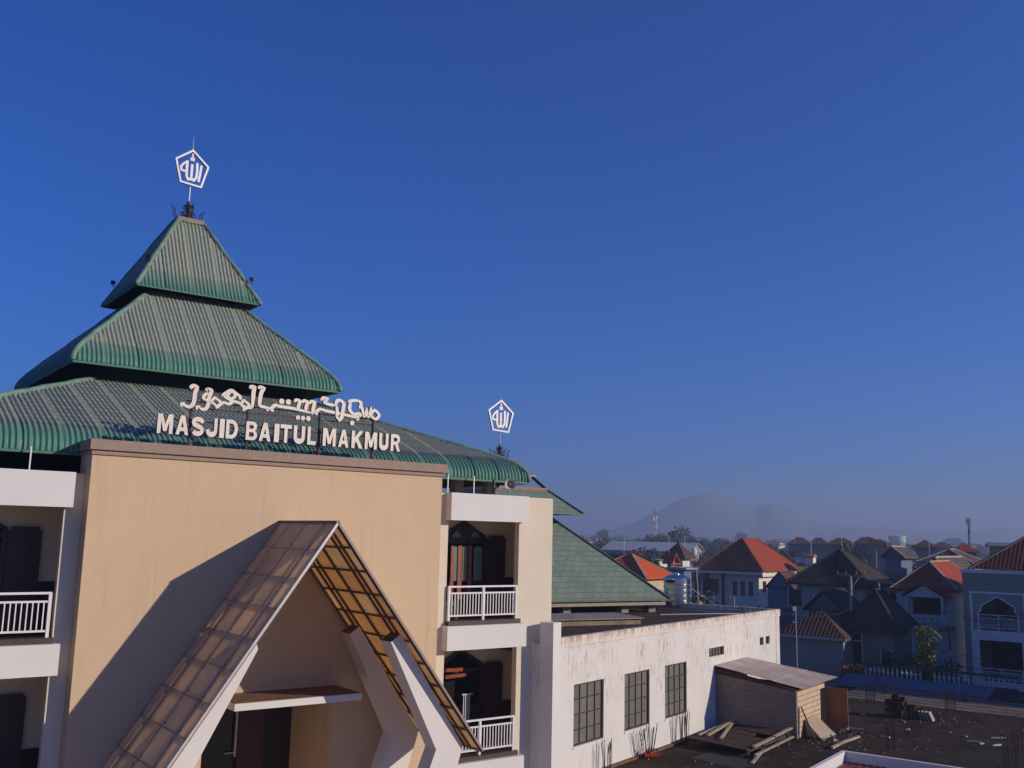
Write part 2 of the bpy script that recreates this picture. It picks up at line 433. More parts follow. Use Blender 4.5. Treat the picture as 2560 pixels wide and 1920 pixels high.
# --- body walls
def opening_wall(mb, x0, x1, ox0, ox1, floors, y0, y1, ztop):
    mb.box(x0, ox0, y0, y1, 0, ztop); mb.box(ox1, x1, y0, y1, 0, ztop)
    z = 0
    for a, b in floors:
        if a > z: mb.box(ox0, ox1, y0+.004, y1-.004, z, a)
        z = b
    mb.box(ox0, ox1, y0+.004, y1-.004, z, ztop)
fl = [(1.55, 4.72), (5.38, 8.55), (9.21, 12.36)]
mb = MB(); opening_wall(mb, 15.09, XR, 15.64, 18.26, fl, FY, FY+.22, 13.08)
opening_wall(mb, XL, 5.495, 2.3, 5.10, fl, FY, FY+.22, 13.08)
mb.box(XR-.2, XR, FY+.22, 42.7, 0, 13.08); mb.box(XL, XL+.2, FY+.22, 42.7, 0, 13.08); mb.box(XL+.2, XR-.2, 42.5, 42.7, 0, 13.08)
build('outer_wall', mb, CREAM, MQ)
for zf in (1.0, 4.82, 8.65, 12.5):
    for x0, x1 in ((15.1, XR-.205), (XL+.205, 5.49)):
        mb = MB(); mb.box(x0, x1, FY+.225, 27.0, zf, zf+.62 if zf < 12 else 13.0); build('floor_slab', mb, CREAM_IN, MQ)
mb = MB(); mb.box(XL+.21, XR-.21, 27.01, 42.49, 12.6, 12.95); build('roof_slab', mb, CONC, MQ)
for a, b in fl:
    for x0, x1 in ((15.1, XR-.21), (XL+.21, 5.49)):
        mb = MB(); mb.box(x0, x1, 25.5, 25.62, a+.075, b+.14); build('balcony_back_wall', mb, CREAM_IN, MQ)
        mb = MB(); mb.box(x0+.04, x1-.04, 25.46, 25.497, a+.08, a+1.33); build('dark_dado', mb, DARKWOOD, MQ)
for x0, x1 in ((15.09, 15.095), (5.492, 5.496)):
    mb = MB(); mb.box(x0, x1, FY+.225, 25.5, 1.5, 12.5); build('balcony_side_wall', mb, CREAM_IN, MQ)
# --- protruding white balcony bands
for (x0, x1) in ((15.52, 18.38), (1.9, 5.22)):
    for (z0, z1) in ((12.29, 13.09), (8.58, 9.26), (4.75, 5.43)):
        mb = MB(); mb.box(x0, x1, 23.68, FY-.003, z0, z1); build('balcony_band', mb, WHITE, MQ)
for (x0, x1) in ((15.64, 18.26), (2.3, 5.10)):
    for z1 in (9.26, 5.43): mb = MB(); mb.box(x0+.004, x1-.004, FY-.18, FY+.4, z1+.002, z1+.13); build('balcony_sill', mb, plain('dark_sill', (.06, .035, .03), .6, .2, 5), MQ)
# --- balcony railings
def railing(x0, x1, y, zb, parent, fr=ID, h=1.0, nb=22, mid=True, mat=None, posts=True):
    mb = MB(fr); t = .035
    mb.box(x0, x1, y-.03, y+.03, zb+h-.05, zb+h); mb.box(x0, x1, y-.02, y+.02, zb+h-.235, zb+h-.19); mb.box(x0, x1, y-.02, y+.02, zb+.12, zb+.165)
    rr = build('railing', mb, mat or RAIL, parent)
    mb = MB(fr)
    for px_ in [x0+.03, (x0+x1)/2, x1-.03]:
        mb = MB(fr); mb.box(px_-.035, px_+.035, y-.034, y+.034, zb, zb+h-.052); build('post', mb, mat or RAIL, rr)
    mb = MB(fr)
    for k in range(nb):
        x = x0+.09+(x1-x0-.18)*(k+.5)/nb
        if abs(x-(x0+x1)/2) < .05: continue
        mb.box(x-.013, x+.013, y-.012, y+.012, zb+.166, zb+h-.236)
    build('baluster_lattice', mb, mat or RAIL, rr)
for (x0, x1) in ((15.66, 18.17), (2.32, 5.0)):
    for zb in (9.39, 5.56): railing(x0, x1, 23.93, zb, MQ)
# --- pointed balcony doors with open shutters
def pointed_door(xc, hw, zb, za, y, shutter=1, redlights=False):
    zk = za-.47
    mb = MB(); t = .07
    out = [(xc-hw, zb), (xc+hw, zb), (xc+hw, zk), (xc, za), (xc-hw, zk)]
    inn = [(xc-hw+t*1.5, zb), (xc+hw-t*1.5, zb), (xc+hw-t*1.5, zk-.05), (xc, za-.12), (xc-hw+t*1.5, zk-.05)]
    for k in range(1, 5):
        a, b = out[k], out[(k+1) % 5]; c, d = inn[(k+1) % 5], inn[k]
        mb.hexa([(a[0], y-.10, a[1]), (b[0], y-.10, b[1]), (c[0], y-.10, c[1]), (d[0], y-.10, d[1])], [(a[0], y-.01, a[1]), (b[0], y-.01, b[1]), (c[0], y-.01, c[1]), (d[0], y-.01, d[1])])
    zt = zk-.18; mb.box(xc-hw+.1, xc+hw-.1, y-.09, y-.02, zt-.07, zt+.05)
    if redlights: mb.prismY([(xc-hw+.1, zt+.052), (xc+hw-.1, zt+.052), (xc+hw-.1, zk-.06), (xc, za-.13), (xc-hw+.1, zk-.06)], y-.08, y-.03)
    d = build('pointed_door', mb, DARKWOOD, MQ)
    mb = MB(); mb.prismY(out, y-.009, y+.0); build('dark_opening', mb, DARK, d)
    for s_ in ((1, -1) if shutter == 2 else (1,)):
        mb = MB(); x0 = xc+s_*(hw+.01); x1 = x0+s_*.74
        mb.box(x0, x1, y-.14, y-.105, zb, zt+.12)
        for zz in (zb+.35, zb+1.25, zt-.3): mb.box(x0+s_*.07, x1-s_*.07, y-.146, y-.14, zz, zz+.5)
        build('shutter', mb, plain('shutter_wood', (.045, .018, .014), .5, .25, 5), d)
    return d, zt
d, zt = pointed_door(17.17, .84, 9.21, 12.32, 25.5, 1, True)
# ornate inner lattice of the upper door: lit red mullions, glazed lights
for x, wd in ((16.70, .11), (16.98, .15), (17.36, .13)):
    mb = MB(); mb.box(x-wd/2, x+wd/2, 25.33, 25.375, 9.9, 11.55); build('red_mullion', mb, REDWOOD, d)
mb = MB()
for x0, x1 in ((16.77, 16.88), (17.10, 17.26), (17.52, 17.84)):
    mb.prismY([(x0, 10.45), (x1, 10.45), (x1, 11.48), ((x0+x1)/2, 11.54), (x0, 11.48)], 25.36, 25.372)
for xc in (16.85, 17.55): mb.prismY([(xc-.17, 11.80), (xc+.17, 11.80), (xc+.12, 11.90), (xc, 12.0), (xc-.12, 11.90)], 25.36, 25.40)
build('pane', mb, plain('greenish_glass', (.16, .22, .18), .25, .3, 3, bmp=0), d)
d, zt = pointed_door(17.17, .84, 5.38, 8.40, 25.5, 1)
for a_, b_ in (((16.3, 24.9, 7.86), (17.1, 25.2, 7.80)), ((16.3, 24.9, 7.66), (17.35, 25.3, 7.62))):
    mb = MB(); mb.bar(a_, b_, .05, .1); build('red_rail', mb, REDWOOD, d)
mb = MB()
for k in range(4): mb.bar((17.18+k*.07, 25.2, 5.6), (17.18+k*.07, 25.2, 7.05), .02, .02)
mb.bar((17.12, 25.2, 7.05), (17.5, 25.2, 7.05), .03, .03); build('folding_gate', mb, RAIL, d)
for zz in (0, -3.83): pointed_door(3.35, .86, 9.21+zz, 12.28+zz, 25.5, 2)

# --- open attic: posts and columns between slab and eaves
for k, (x, y) in enumerate(((15.8, 24.35), (16.75, 24.35), (4.35, 24.35), (2.6, 24.35), (1.5, 24.35))):
    mb = MB(); mb.box(x-.015, x+.015, y-.015, y+.015, 13.08, 13.66); build('eave_post', mb, RAIL, MQ)
mb = MB(); mb.box(17.62, 17.66, 24.5, 24.54, 13.0, 13.62); mb.bar((17.7, 24.9, 13.0), (18.2, 24.9, 13.6), .06, .06); build('eave_post', mb, BLACK, MQ)
for (x, y) in ((16.95, 25.6), (18.2, 25.6), (18.2, 29.5), (18.2, 34), (3.5, 25.6), (13.0, 25.6), (7.5, 25.6), (2.3, 25.6)):
    mb = MB(); mb.box(x-.16, x+.16, y-.16, y+.16, 12.96, 13.62); build('attic_column', mb, CONC, MQ)
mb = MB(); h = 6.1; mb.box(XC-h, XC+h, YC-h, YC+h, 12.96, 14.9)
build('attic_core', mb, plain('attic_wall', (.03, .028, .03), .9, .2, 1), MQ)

# --- roof tiers
def bez(P0, P1, P2, n):
    return [((1-t)**2*P0[0]+2*t*(1-t)*P1[0]+t*t*P2[0], (1-t)**2*P0[1]+2*t*(1-t)*P1[1]+t*t*P2[1]) for t in [k/n for k in range(1, n+1)]]
def tier(name, top, knee, bot, pitch=.13, amp=.028, row=.36):
    dr_, dz = knee[0]-top[0], knee[1]-top[1]; L = math.hypot(dr_, dz); nr = max(2, int(L/row)); prof = []
    for k in range(nr):
        for e in (0, .93, ):
            f = (k+e)/nr; off = .022*e
            prof.append((top[0]+dr_*f + off*(-dz/L), top[1]+dz*f + off*dr_/L, 1.0))
    prof.append((*knee, .9))
    # control point: meet of slope line and the vertical through the eave
    rb = bot[0]+.06; cz = knee[1] + dz/dr_*(rb-knee[0])
    bz = bez(knee, (rb, cz), bot, 9)
    for k, (r_, z_) in enumerate(bz): prof.append((r_, z_, max(.04, .62-.16*k)))
    rt = build_tier(name, prof, pitch, amp); return rt, prof
def build_tier(name, prof, pitch, amp):
    mb = MB(); mb.wear = []; mb.smooth = False
    hw = prof[-1][0]; n = int(2*hw/pitch)*6; xs = [-hw+2*hw*i/n for i in range(n+1)]
    norms = []
    for k in range(len(prof)):
        a = prof[max(k-1, 0)]; b = prof[min(k+1, len(prof)-1)]
        d = Vector((b[0]-a[0], b[1]-a[1])).normalized(); norms.append((-d.y, d.x) if -d.y > 0 or d.x > 0 else (d.y, -d.x))
    for side in range(4):
        c, s_ = math.cos(side*math.pi/2), math.sin(side*math.pi/2); base = len(mb.v)
        rnd = random.Random(side*7+3)
        for k, (r_, z_, wr) in enumerate(prof):
            nr_, nz_ = norms[k]
            for i, x in enumerate(xs):
                xx = max(-r_, min(r_, x)); sheet = math.floor((x+hw)/.91)
                ph = math.sin(2*math.pi*(xx+hw)/pitch); a = amp*ph
                seam = ((xx+hw) % .91)
                if seam < .03: a -= .055
                rr = r_ + nr_*a; zz = z_ + nz_*a + .004*math.sin(sheet*5.1+k*1.7)
                # local: face looks to -y ; rotate by side
                lx, ly = xx, -rr
                mb.v.append(Vector((XC + lx*c - ly*s_, YC + lx*s_ + ly*c, zz)))
                mb.wear.append(wr*(.72+.28*(ph*.5+.5)) if wr > .5 else wr)
        m = len(xs)
        for k in range(len(prof)-1):
            ra, rb_ = prof[k][0], prof[k+1][0]; rm = max(ra, rb_)
            for i in range(m-1):
                if xs[i+1] <= -rm or xs[i] >= rm: continue
                a = base+k*m+i; mb.f.append((a, a+m, a+m+1, a+1)); mb.mi.append(0)
    o = build(name, mb, GREEN, MQ)
    o.data.polygons.foreach_set('use_smooth', [True]*len(o.data.polygons)); 
    return o
TIERS = [('lower_roof', (3.40, 16.19), (8.12, 14.36), (8.80, 13.60)),
         ('middle_roof', (1.46, 19.60), (3.80, 17.28), (4.22, 16.56)),
         ('top_roof', (.46, 22.50), (1.70, 20.32), (2.09, 19.62))]
for nm, a, b, c in TIERS:
    ro, prof = tier(nm, a, b, c)
    # hip caps
    for sx, sy in ((1, 1), (1, -1), (-1, 1), (-1, -1)):
        mb = MB(); mb.smooth = True
        pp = [(XC+sx*(p[0]-.015), YC+sy*(p[0]-.015), p[1]+.0) for p in prof if True]
        pp = pp[:-10:3] + pp[-10:]
        mb.tube(pp, .085, 8); build('hip_cap', mb, GREENCAP, ro)
    # trim strip under the eave and dark soffit
    r_, z_ = c; mb = MB(); t = .05
    for s_ in (-1, 1):
        mb.box(XC-r_+.01, XC+r_-.01, YC+s_*(r_-.02)-t/2, YC+s_*(r_-.02)+t/2, z_-.07, z_-.005)
        mb.box(XC+s_*(r_-.02)-t/2, XC+s_*(r_-.02)+t/2, YC-r_+.035, YC+r_-.035, z_-.07, z_-.005)
    build('eave_trim', mb, GREENTRIM, ro)
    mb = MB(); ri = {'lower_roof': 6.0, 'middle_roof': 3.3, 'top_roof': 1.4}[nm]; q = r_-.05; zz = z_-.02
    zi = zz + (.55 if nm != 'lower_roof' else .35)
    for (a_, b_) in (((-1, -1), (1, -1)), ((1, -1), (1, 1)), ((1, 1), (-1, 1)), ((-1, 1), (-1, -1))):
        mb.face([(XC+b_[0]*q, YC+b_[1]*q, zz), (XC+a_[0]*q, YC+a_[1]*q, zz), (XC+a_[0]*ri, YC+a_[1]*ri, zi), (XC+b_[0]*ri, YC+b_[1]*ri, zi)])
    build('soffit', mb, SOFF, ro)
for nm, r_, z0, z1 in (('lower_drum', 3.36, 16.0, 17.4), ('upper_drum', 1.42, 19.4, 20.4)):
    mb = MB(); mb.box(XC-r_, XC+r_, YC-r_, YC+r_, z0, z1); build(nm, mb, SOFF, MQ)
mb = MB(); mb.box(XC-.52, XC+.52, YC-.52, YC+.52, 22.48, 22.55); mb.box(XC-.46, XC+.46, YC-.46, YC+.46, 22.55, 22.66)
build('roof_crown_slab', mb, CONC, MQ)

# --- A-frame entrance canopy
CY0, CY1 = 20.3, 23.54
AP = (10.2, 12.09); LB = (5.70, 5.70); RB = (14.47, 6.60)
def slope_frame(end):
    d = Vector((end[0]-AP[0], end[1]-AP[1])); L = d.length; d /= L
    n = Vector((-d.y, d.x)) if (-d.y)*(1 if end[0] < AP[0] else -1) < 0 else Vector((d.y, -d.x))
    if n.y < 0: n = -n
    return d, n, L
def canopy_slope(end, nm, left):
    d, n, L = slope_frame(end)
    def pt(s_, y, o): return (AP[0]+d.x*s_+n.x*o, y, AP[1]+d.y*s_+n.y*o)
    mb = MB(); rows = 10; ncol = 4; g = 0
    ys = [CY0, CY0+.62, CY0+1.62, CY0+2.62, CY1]
    for k in range(rows):
        for j in range(ncol):
            a, b = L*k/rows+g, L*(k+1)/rows; y0, y1 = ys[j]+g/2, ys[j+1]-g/2
            lo = [pt(a, y0, 0), pt(a, y1, 0), pt(b, y1, 0), pt(b, y0, 0)]; hi = [pt(a, y0, .012), pt(a, y1, .012), pt(b, y1, .012), pt(b, y0, .012)]
            mi_ = (0, 2, 0, 1, 0, 1, 2)[(j*3+k*5+j*k) % 7]; mb.hexa(lo, hi, mi_) if not left else mb.hexa(lo[::-1], hi[::-1], mi_)
    o = build(nm, mb, POLYL if left else POLYS, MQ)
    mb = MB()
    for y in (CY0+.04, CY0+.50, CY0+.76, CY0+1.62, CY0+2.44, CY0+2.74, CY1-.05):
        mb.bar(pt(0.03, y, -.04), pt(L-.02, y, -.04), .04, .06)
    for k in range(rows+1):
        s_ = min(L-.03, max(.03, L*k/rows)); mb.bar(pt(s_, CY0+.02, -.045), pt(s_, CY1-.01, -.04), .04, .05)
    build('canopy_frame_grid', mb, plain('canopy_steel', (.15, .080, .050), .5, .25, 6), o)
    mb = MB()      # rivets and joint marks on the sheet
    for k in range(1, rows):
        for y in ys[1:-1]:
            for dd in (-.11, .11):
                p_ = pt(L*k/rows+dd, y+.06*(1 if dd > 0 else -1), .014); q_ = pt(L*k/rows+dd+.05, y+.06*(1 if dd > 0 else -1), .014); mb.bar(p_, q_, .02, .012)
    build('rivet_rows', mb, BLACK, o)
    mb = MB()
    for k in range(1, rows): mb.bar(pt(L*k/rows, CY0+.01, .016), pt(L*k/rows, CY1-.01, .016), .018, .006)
    for y in ys[1:-1]: mb.bar(pt(.03, y, .016), pt(L-.03, y, .016), .014, .006)
    build('joint_grid', mb, plain('joint_sealant', (.26, .18, .14), .6, .3, 5), o)
    mb = MB(); mb.bar(pt(0, CY0-.012, -.005), pt(L, CY0-.012, -.005), .02, .055)
    build('edge_trim', mb, plain('canopy_trim', (.30, .22, .17), .5, .15, 5) if not left else SILVER, o)
canopy_slope(LB, 'canopy_panel', True); canopy_slope(RB, 'canopy_panel', False)
mb = MB(); mb.bar((AP[0], CY0, AP[1]+.02), (AP[0], CY1, AP[1]+.02), .09, .04); build('canopy_ridge', mb, plain('canopy_steel', (1, 1, 1)), MQ)
# boomerang buttresses, front pair and back pair
for y0 in (20.6, 22.7):
    for s_ in (1, -1):
        c = 10.24
        pl = [(11.9-c, 9.30), (13.28-c, 6.70), (13.04-c, 6.1), (12.3-c, 4.0), (11.7-c, 1.0), (12.6-c, 1.0), (13.2-c, 4.0), (13.9-c, 6.2), (14.06-c, 6.70), (12.16-c, 9.48)]
        if s_ < 0: pl = pl[:6]+[(x-.20, z) for x, z in pl[6:]]; pl[5] = (12.5-c, 1.0)
        pl = [(c+s_*x, z) for x, z in pl]
        # split into two convex-ish quads strips so faces stay clean
        mb = MB(); n = len(pl)
        pairs = [(0, 9), (1, 8), (2, 7), (3, 6), (4, 5)]
        for (i0, o0), (i1, o1) in zip(pairs, pairs[1:]):
            a, b, c2, d2 = pl[i0], pl[o0], pl[o1], pl[i1]
            q4 = [a, b, c2, d2] if s_ < 0 else [b, a, d2, c2]
            mb.face([(x, y0, z) for x, z in q4]); mb.face([(x, y0+.5, z) for x, z in q4[::-1]])
            mb.face([(a[0], y0, a[1]), (a[0], y0+.5, a[1]), (d2[0], y0+.5, d2[1]), (d2[0], y0, d2[1])] if s_ < 0 else [(d2[0], y0, d2[1]), (d2[0], y0+.5, d2[1]), (a[0], y0+.5, a[1]), (a[0], y0, a[1])])
            mb.face([(c2[0], y0, c2[1]), (c2[0], y0+.5, c2[1]), (b[0], y0+.5, b[1]), (b[0], y0, b[1])] if s_ < 0 else [(b[0], y0, b[1]), (b[0], y0+.5, b[1]), (c2[0], y0+.5, c2[1]), (c2[0], y0, c2[1])])
        a, b = pl[0], pl[9]; mb.mi_end = True; mb.face([(a[0], y0, a[1]), (b[0], y0, b[1]), (b[0], y0+.5, b[1]), (a[0], y0+.5, a[1])] if s_ > 0 else [(b[0], y0, b[1]), (a[0], y0, a[1]), (a[0], y0+.5, a[1]), (b[0], y0+.5, b[1])], 1)
        build('leaning_buttress', mb, [plain('buttress_paint', (.70, .67, .65), .8, .06, 1.5), plain('brown_top', (.16, .09, .06), .9, .3, 4)], MQ)  # upper end face coloured dark brown

# ============================================================ ROOF SIGN
SG = thing('rooftop_sign', 'raised cream letters reading MASJID BAITUL MAKMUR under ornate Arabic script on the parapet', 'sign', (10.3, 23.6, 13.87))
SY = 23.62
def arc(cx, cy, rx, ry, a0, a1, n=7): return [(cx+rx*math.cos(R(a0+(a1-a0)*k/n)), cy+ry*math.sin(R(a0+(a1-a0)*k/n))) for k in range(n+1)]
def thick(pts, w_):
    """outline of a heavy stroke: w_ may vary by direction"""
    P = [Vector(p) for p in pts]; L, Rr = [], []
    for k in range(len(P)):
        t = (P[min(k+1, len(P)-1)]-P[max(k-1, 0)]).normalized(); n = Vector((-t.y, t.x)); L.append(P[k]+n*w_/2); Rr.append(P[k]-n*w_/2)
    return [tuple(p) for p in L+Rr[::-1]]
GLY = {
 'M': [[(0, 0), (0, 1), (.30, 1), (.5, .46), (.70, 1), (1, 1), (1, 0), (.77, 0), (.77, .66), (.60, .12), (.40, .12), (.23, .66), (.23, 0)]],
 'A': [[(0, 0), (.34, 1), (.66, 1), (1, 0), (.73, 0), (.66, .19), (.34, .19), (.27, 0)], [(.40, .38), (.5, .70), (.60, .38)]],
 'S': [thick([(.84, .70)]+arc(.5, .715, .33, .165, 20, 180)+[(.22, .60), (.5, .52), (.78, .42)]+arc(.5, .285, .33, .165, 0, -160), .24)],
 'J': [thick([(.84, 1), (.84, .60), (.84, .32)]+arc(.5, .32, .34, .19, -10, -180)[0:]+[(.14, .38)], .27)],
 'I': [[(0, 0), (0, 1), (1, 1), (1, 0)]],
 'D': [[(0, 0), (0, 1), (.5, 1)]+arc(.48, .5, .52, .5, 80, -80, 10)+[(.5, 0)], [(.27, .2), (.27, .8), (.45, .8)]+arc(.45, .5, .27, .3, 75, -75, 8)+[(.45, .2)]],
 'B': [[(0, 0), (0, 1), (.55, 1)]+arc(.60, .75, .34, .25, 80, -60, 6)+arc(.62, .27, .38, .27, 60, -80, 6)+[(.55, 0)], [(.28, .60), (.28, .82), (.56, .82), (.66, .76), (.66, .66), (.56, .60)], [(.28, .18), (.28, .43), (.58, .43), (.70, .37), (.70, .24), (.58, .18)]],
 'T': [[(.36, 0), (.36, .79), (0, .79), (0, 1), (1, 1), (1, .79), (.64, .79), (.64, 0)]],
 'U': [thick([(.15, 1), (.15, .6), (.15, .38)]+arc(.5, .34, .35, .21, 180, 360)+[(.85, .6), (.85, 1)], .29)],
 'L': [[(0, 0), (0, 1), (.34, 1), (.34, .21), (1, .21), (1, 0)]],
 'K': [[(0, 0), (0, 1), (.28, 1), (.28, .62), (.66, 1), (1, 1), (.58, .58), (1, 0), (.68, 0), (.41, .40), (.28, .27), (.28, 0)]],
 'R': [[(0, 0), (0, 1), (.55, 1)]+arc(.60, .72, .34, .28, 80, -70, 7)+[(.98, 0), (.68, 0), (.46, .38), (.28, .38), (.28, 0)], [(.28, .57), (.28, .81), (.56, .81), (.66, .75), (.66, .63), (.56, .57)]]}
def letter(ch, x0, z0, wd, h):
    cu = bpy.data.curves.new('t', 'CURVE'); cu.dimensions = '2D'; cu.fill_mode = 'BOTH'; cu.extrude = .5
    for poly in GLY[ch]:
        sp = cu.splines.new('POLY'); sp.points.add(len(poly)-1)
        for k, p in enumerate(poly): sp.points[k].co = (p[0], p[1], 0, 1)
        sp.use_cyclic_u = True
    to = bpy.data.objects.new('t', cu); me = to.to_mesh(); bm = bmesh.new(); bm.from_mesh(me)
    bmesh.ops.remove_doubles(bm, verts=bm.verts, dist=1e-4); bmesh.ops.recalc_face_normals(bm, faces=bm.faces[:])
    xs = [v.co.x for v in bm.verts]; ys = [v.co.y for v in bm.verts]; x_0, x_1, y_0, y_1 = min(xs), max(xs), min(ys), max(ys)
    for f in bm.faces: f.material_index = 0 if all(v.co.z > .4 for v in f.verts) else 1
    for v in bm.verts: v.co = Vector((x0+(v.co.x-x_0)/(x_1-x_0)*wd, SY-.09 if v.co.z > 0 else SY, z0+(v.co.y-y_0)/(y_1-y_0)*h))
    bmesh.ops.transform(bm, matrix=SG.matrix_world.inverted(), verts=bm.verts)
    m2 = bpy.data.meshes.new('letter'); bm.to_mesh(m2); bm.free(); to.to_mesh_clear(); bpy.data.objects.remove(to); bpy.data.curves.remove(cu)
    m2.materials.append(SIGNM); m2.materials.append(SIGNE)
    ob = bpy.data.objects.new('letter', m2); COL.objects.link(ob); ob.parent = SG; ob['label'] = 'cream raised letter ' + ch
# letter boxes measured on the photograph (crop coordinates), width in crop px
LET = [('M', 135, 272), ('A', 283, 395), ('S', 405, 515), ('J', 520, 618), ('I', 628, 670), ('D', 678, 782), ('B', 836, 935), ('A', 940, 1042), ('I', 1060, 1103), ('T', 1106, 1205), ('U', 1212, 1310), ('L', 1322, 1396),
       ('M', 1443, 1556), ('A', 1566, 1655), ('K', 1670, 1768), ('M', 1775, 1880), ('U', 1888, 1968), ('R', 1980, 2062)]
def signx(cx, cz):
    return onY(350+cx/3.16, 930+cz/3.16, SY-.09)
for ch, a, b in LET:
    zm = 400+(a-135)*.088
    xa, xb = signx(a, zm).x, signx(b, zm+8).x
    zl = 14.125+(xa-6.93)*.003
    letter(ch, xa+.02*(xb-xa), zl, (xb-xa)*.90, .475)
# arabic script strokes, traced in a 3.95x enlargement; put on the sign plane
def AR(x, y): return onY(420+x/3.95, 940+y/3.95, SY-.08)
STK = [
 ([(232, 128), (236, 104), (262, 92), (286, 108), (284, 130), (268, 170), (262, 240), (238, 292), (200, 304), (166, 286), (140, 272)], 30),
 ([(166, 262), (134, 276), (138, 304)], 22),
 ([(396, 150), (388, 134), (408, 128), (430, 142), (424, 170), (408, 205), (402, 265), (382, 316), (345, 330), (310, 312)], 28),
 ([(400, 165), (360, 190), (352, 222), (390, 236), (408, 205)], 24),
 ([(320, 296), (288, 306), (284, 332)], 22),
 ([(430, 252), (462, 214), (480, 226), (522, 262), (490, 300), (452, 272), (430, 252)], 22),
 ([(472, 318), (500, 292), (548, 262), (600, 276), (652, 252)], 26),
 ([(530, 196), (575, 168), (628, 138), (672, 168), (714, 204), (716, 236)], 26),
 ([(628, 150), (590, 192), (628, 226), (668, 190), (628, 150)], 22),
 ([(540, 190), (590, 222), (632, 246), (700, 262), (748, 300), (800, 312), (840, 306)], 26),
 ([(716, 286), (748, 240), (766, 252), (802, 288), (766, 326), (736, 302)], 22),
 ([(736, 326), (756, 346)], 20),
 ([(806, 122), (826, 104), (852, 112), (846, 160), (832, 314)], 30),
 ([(890, 122), (912, 108), (944, 122), (920, 170), (904, 286), (956, 308), (984, 318), (976, 346)], 28),
 ([(1046, 350), (1024, 322), (1062, 286), (1098, 298), (1230, 318), (1424, 366)], 28),
 ([(1248, 256), (1272, 234), (1304, 250), (1292, 290), (1284, 334)], 26),
 ([(1324, 262), (1350, 242), (1378, 258), (1368, 300), (1358, 350)], 26),
 ([(1396, 272), (1420, 250), (1448, 262), (1438, 310), (1424, 380)], 26),
 ([(1508, 240), (1538, 214), (1570, 226), (1548, 262), (1600, 282), (1652, 290)], 26),
 ([(1652, 290), (1670, 246), (1700, 240), (1736, 272), (1728, 340), (1714, 410), (1684, 446)], 26),
 ([(1660, 286), (1672, 350), (1668, 404), (1690, 430)], 22),
 ([(1478, 384), (1464, 356), (1506, 326), (1560, 342), (1700, 372), (1830, 400), (1876, 408), (1868, 440)], 26),
 ([(1776, 256), (1812, 244), (1868, 242), (1906, 262), (1904, 296), (1886, 300)], 24),
 ([(1806, 258), (1794, 310), (1802, 346), (1840, 378), (1890, 372), (1910, 402)], 26),
 ([(1886, 316), (1914, 310), (1926, 352), (1938, 396), (1958, 372), (1962, 312)], 20),
 ([(1962, 312), (1976, 400), (1998, 370), (2006, 302)], 20),
 ([(2006, 302), (2010, 400), (2040, 424)], 20),
 ([(2006, 370), (2044, 338), (2086, 388), (2050, 428), (2014, 398)], 22)]
SC = (AR(1200, 250)-AR(1000, 250)).length/200
mb = MB(); EX, EZ, EN = Vector((1, 0, 0)), Vector((0, 0, 1)), Vector((0, -1, 0)); ORG = Vector((0, SY, 0))
for k, (pts, wd) in enumerate(STK):
    p2 = [(AR(*p).x, AR(*p).z) for p in pts]
    loc = (AR(pts[0][0]+40, pts[0][1])-AR(pts[0][0], pts[0][1])).length/40
    closed = pts[0] == pts[-1]
    q2 = [Vector(p) for p in (p2[:-1] if closed else p2)]; n2 = len(q2); sm = []
    for i in range(n2 if closed else n2-1):      # Catmull-Rom, slightly tightened
        g = lambda j: q2[j % n2] if closed else q2[max(0, min(n2-1, j))]
        a0, a1, a2, a3 = g(i-1), g(i), g(i+1), g(i+2)
        for u in (0, .33, .67):
            cr = .5*((2*a1)+(a2-a0)*u+(2*a0-5*a1+4*a2-a3)*u*u+(3*a1-a0-3*a2+a3)*u**3); sm.append(a1.lerp(a2, u).lerp(cr, .8))
    if not closed: sm.append(q2[-1])
    m2_ = len(sm); tp = []
    for i in range(m2_):
        d_ = sm[(i+1) % m2_]-sm[i] if (closed or i < m2_-1) else sm[i]-sm[i-1]
        f_ = .80+.42*abs(math.sin(math.atan2(d_.y, d_.x)+.35))
        if not closed: f_ *= min(1, .35+.33*i)*min(1, .45+.28*(m2_-1-i))
        tp.append(f_)
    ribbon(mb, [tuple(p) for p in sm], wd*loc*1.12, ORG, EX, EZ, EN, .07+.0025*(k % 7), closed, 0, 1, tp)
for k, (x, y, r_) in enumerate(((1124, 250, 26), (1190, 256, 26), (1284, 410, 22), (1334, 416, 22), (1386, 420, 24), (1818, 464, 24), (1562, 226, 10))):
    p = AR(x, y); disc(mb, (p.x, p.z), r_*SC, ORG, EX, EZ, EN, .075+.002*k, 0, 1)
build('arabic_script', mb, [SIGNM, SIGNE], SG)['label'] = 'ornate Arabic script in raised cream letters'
mb = MB()
for x in (7.73, 9.19, 11.2, 12.82): mb.box(x-.022, x+.022, SY+.01, SY+.10, 13.872, 15.02)
for z in (14.2, 14.5, 14.84, 15.0): mb.bar((7.2 if z < 14.7 else 7.6, SY+.09, z), (13.6 if z < 14.7 else 12.95, SY+.09, z), .02, .025)
build('sign_frame', mb, RUST, SG)

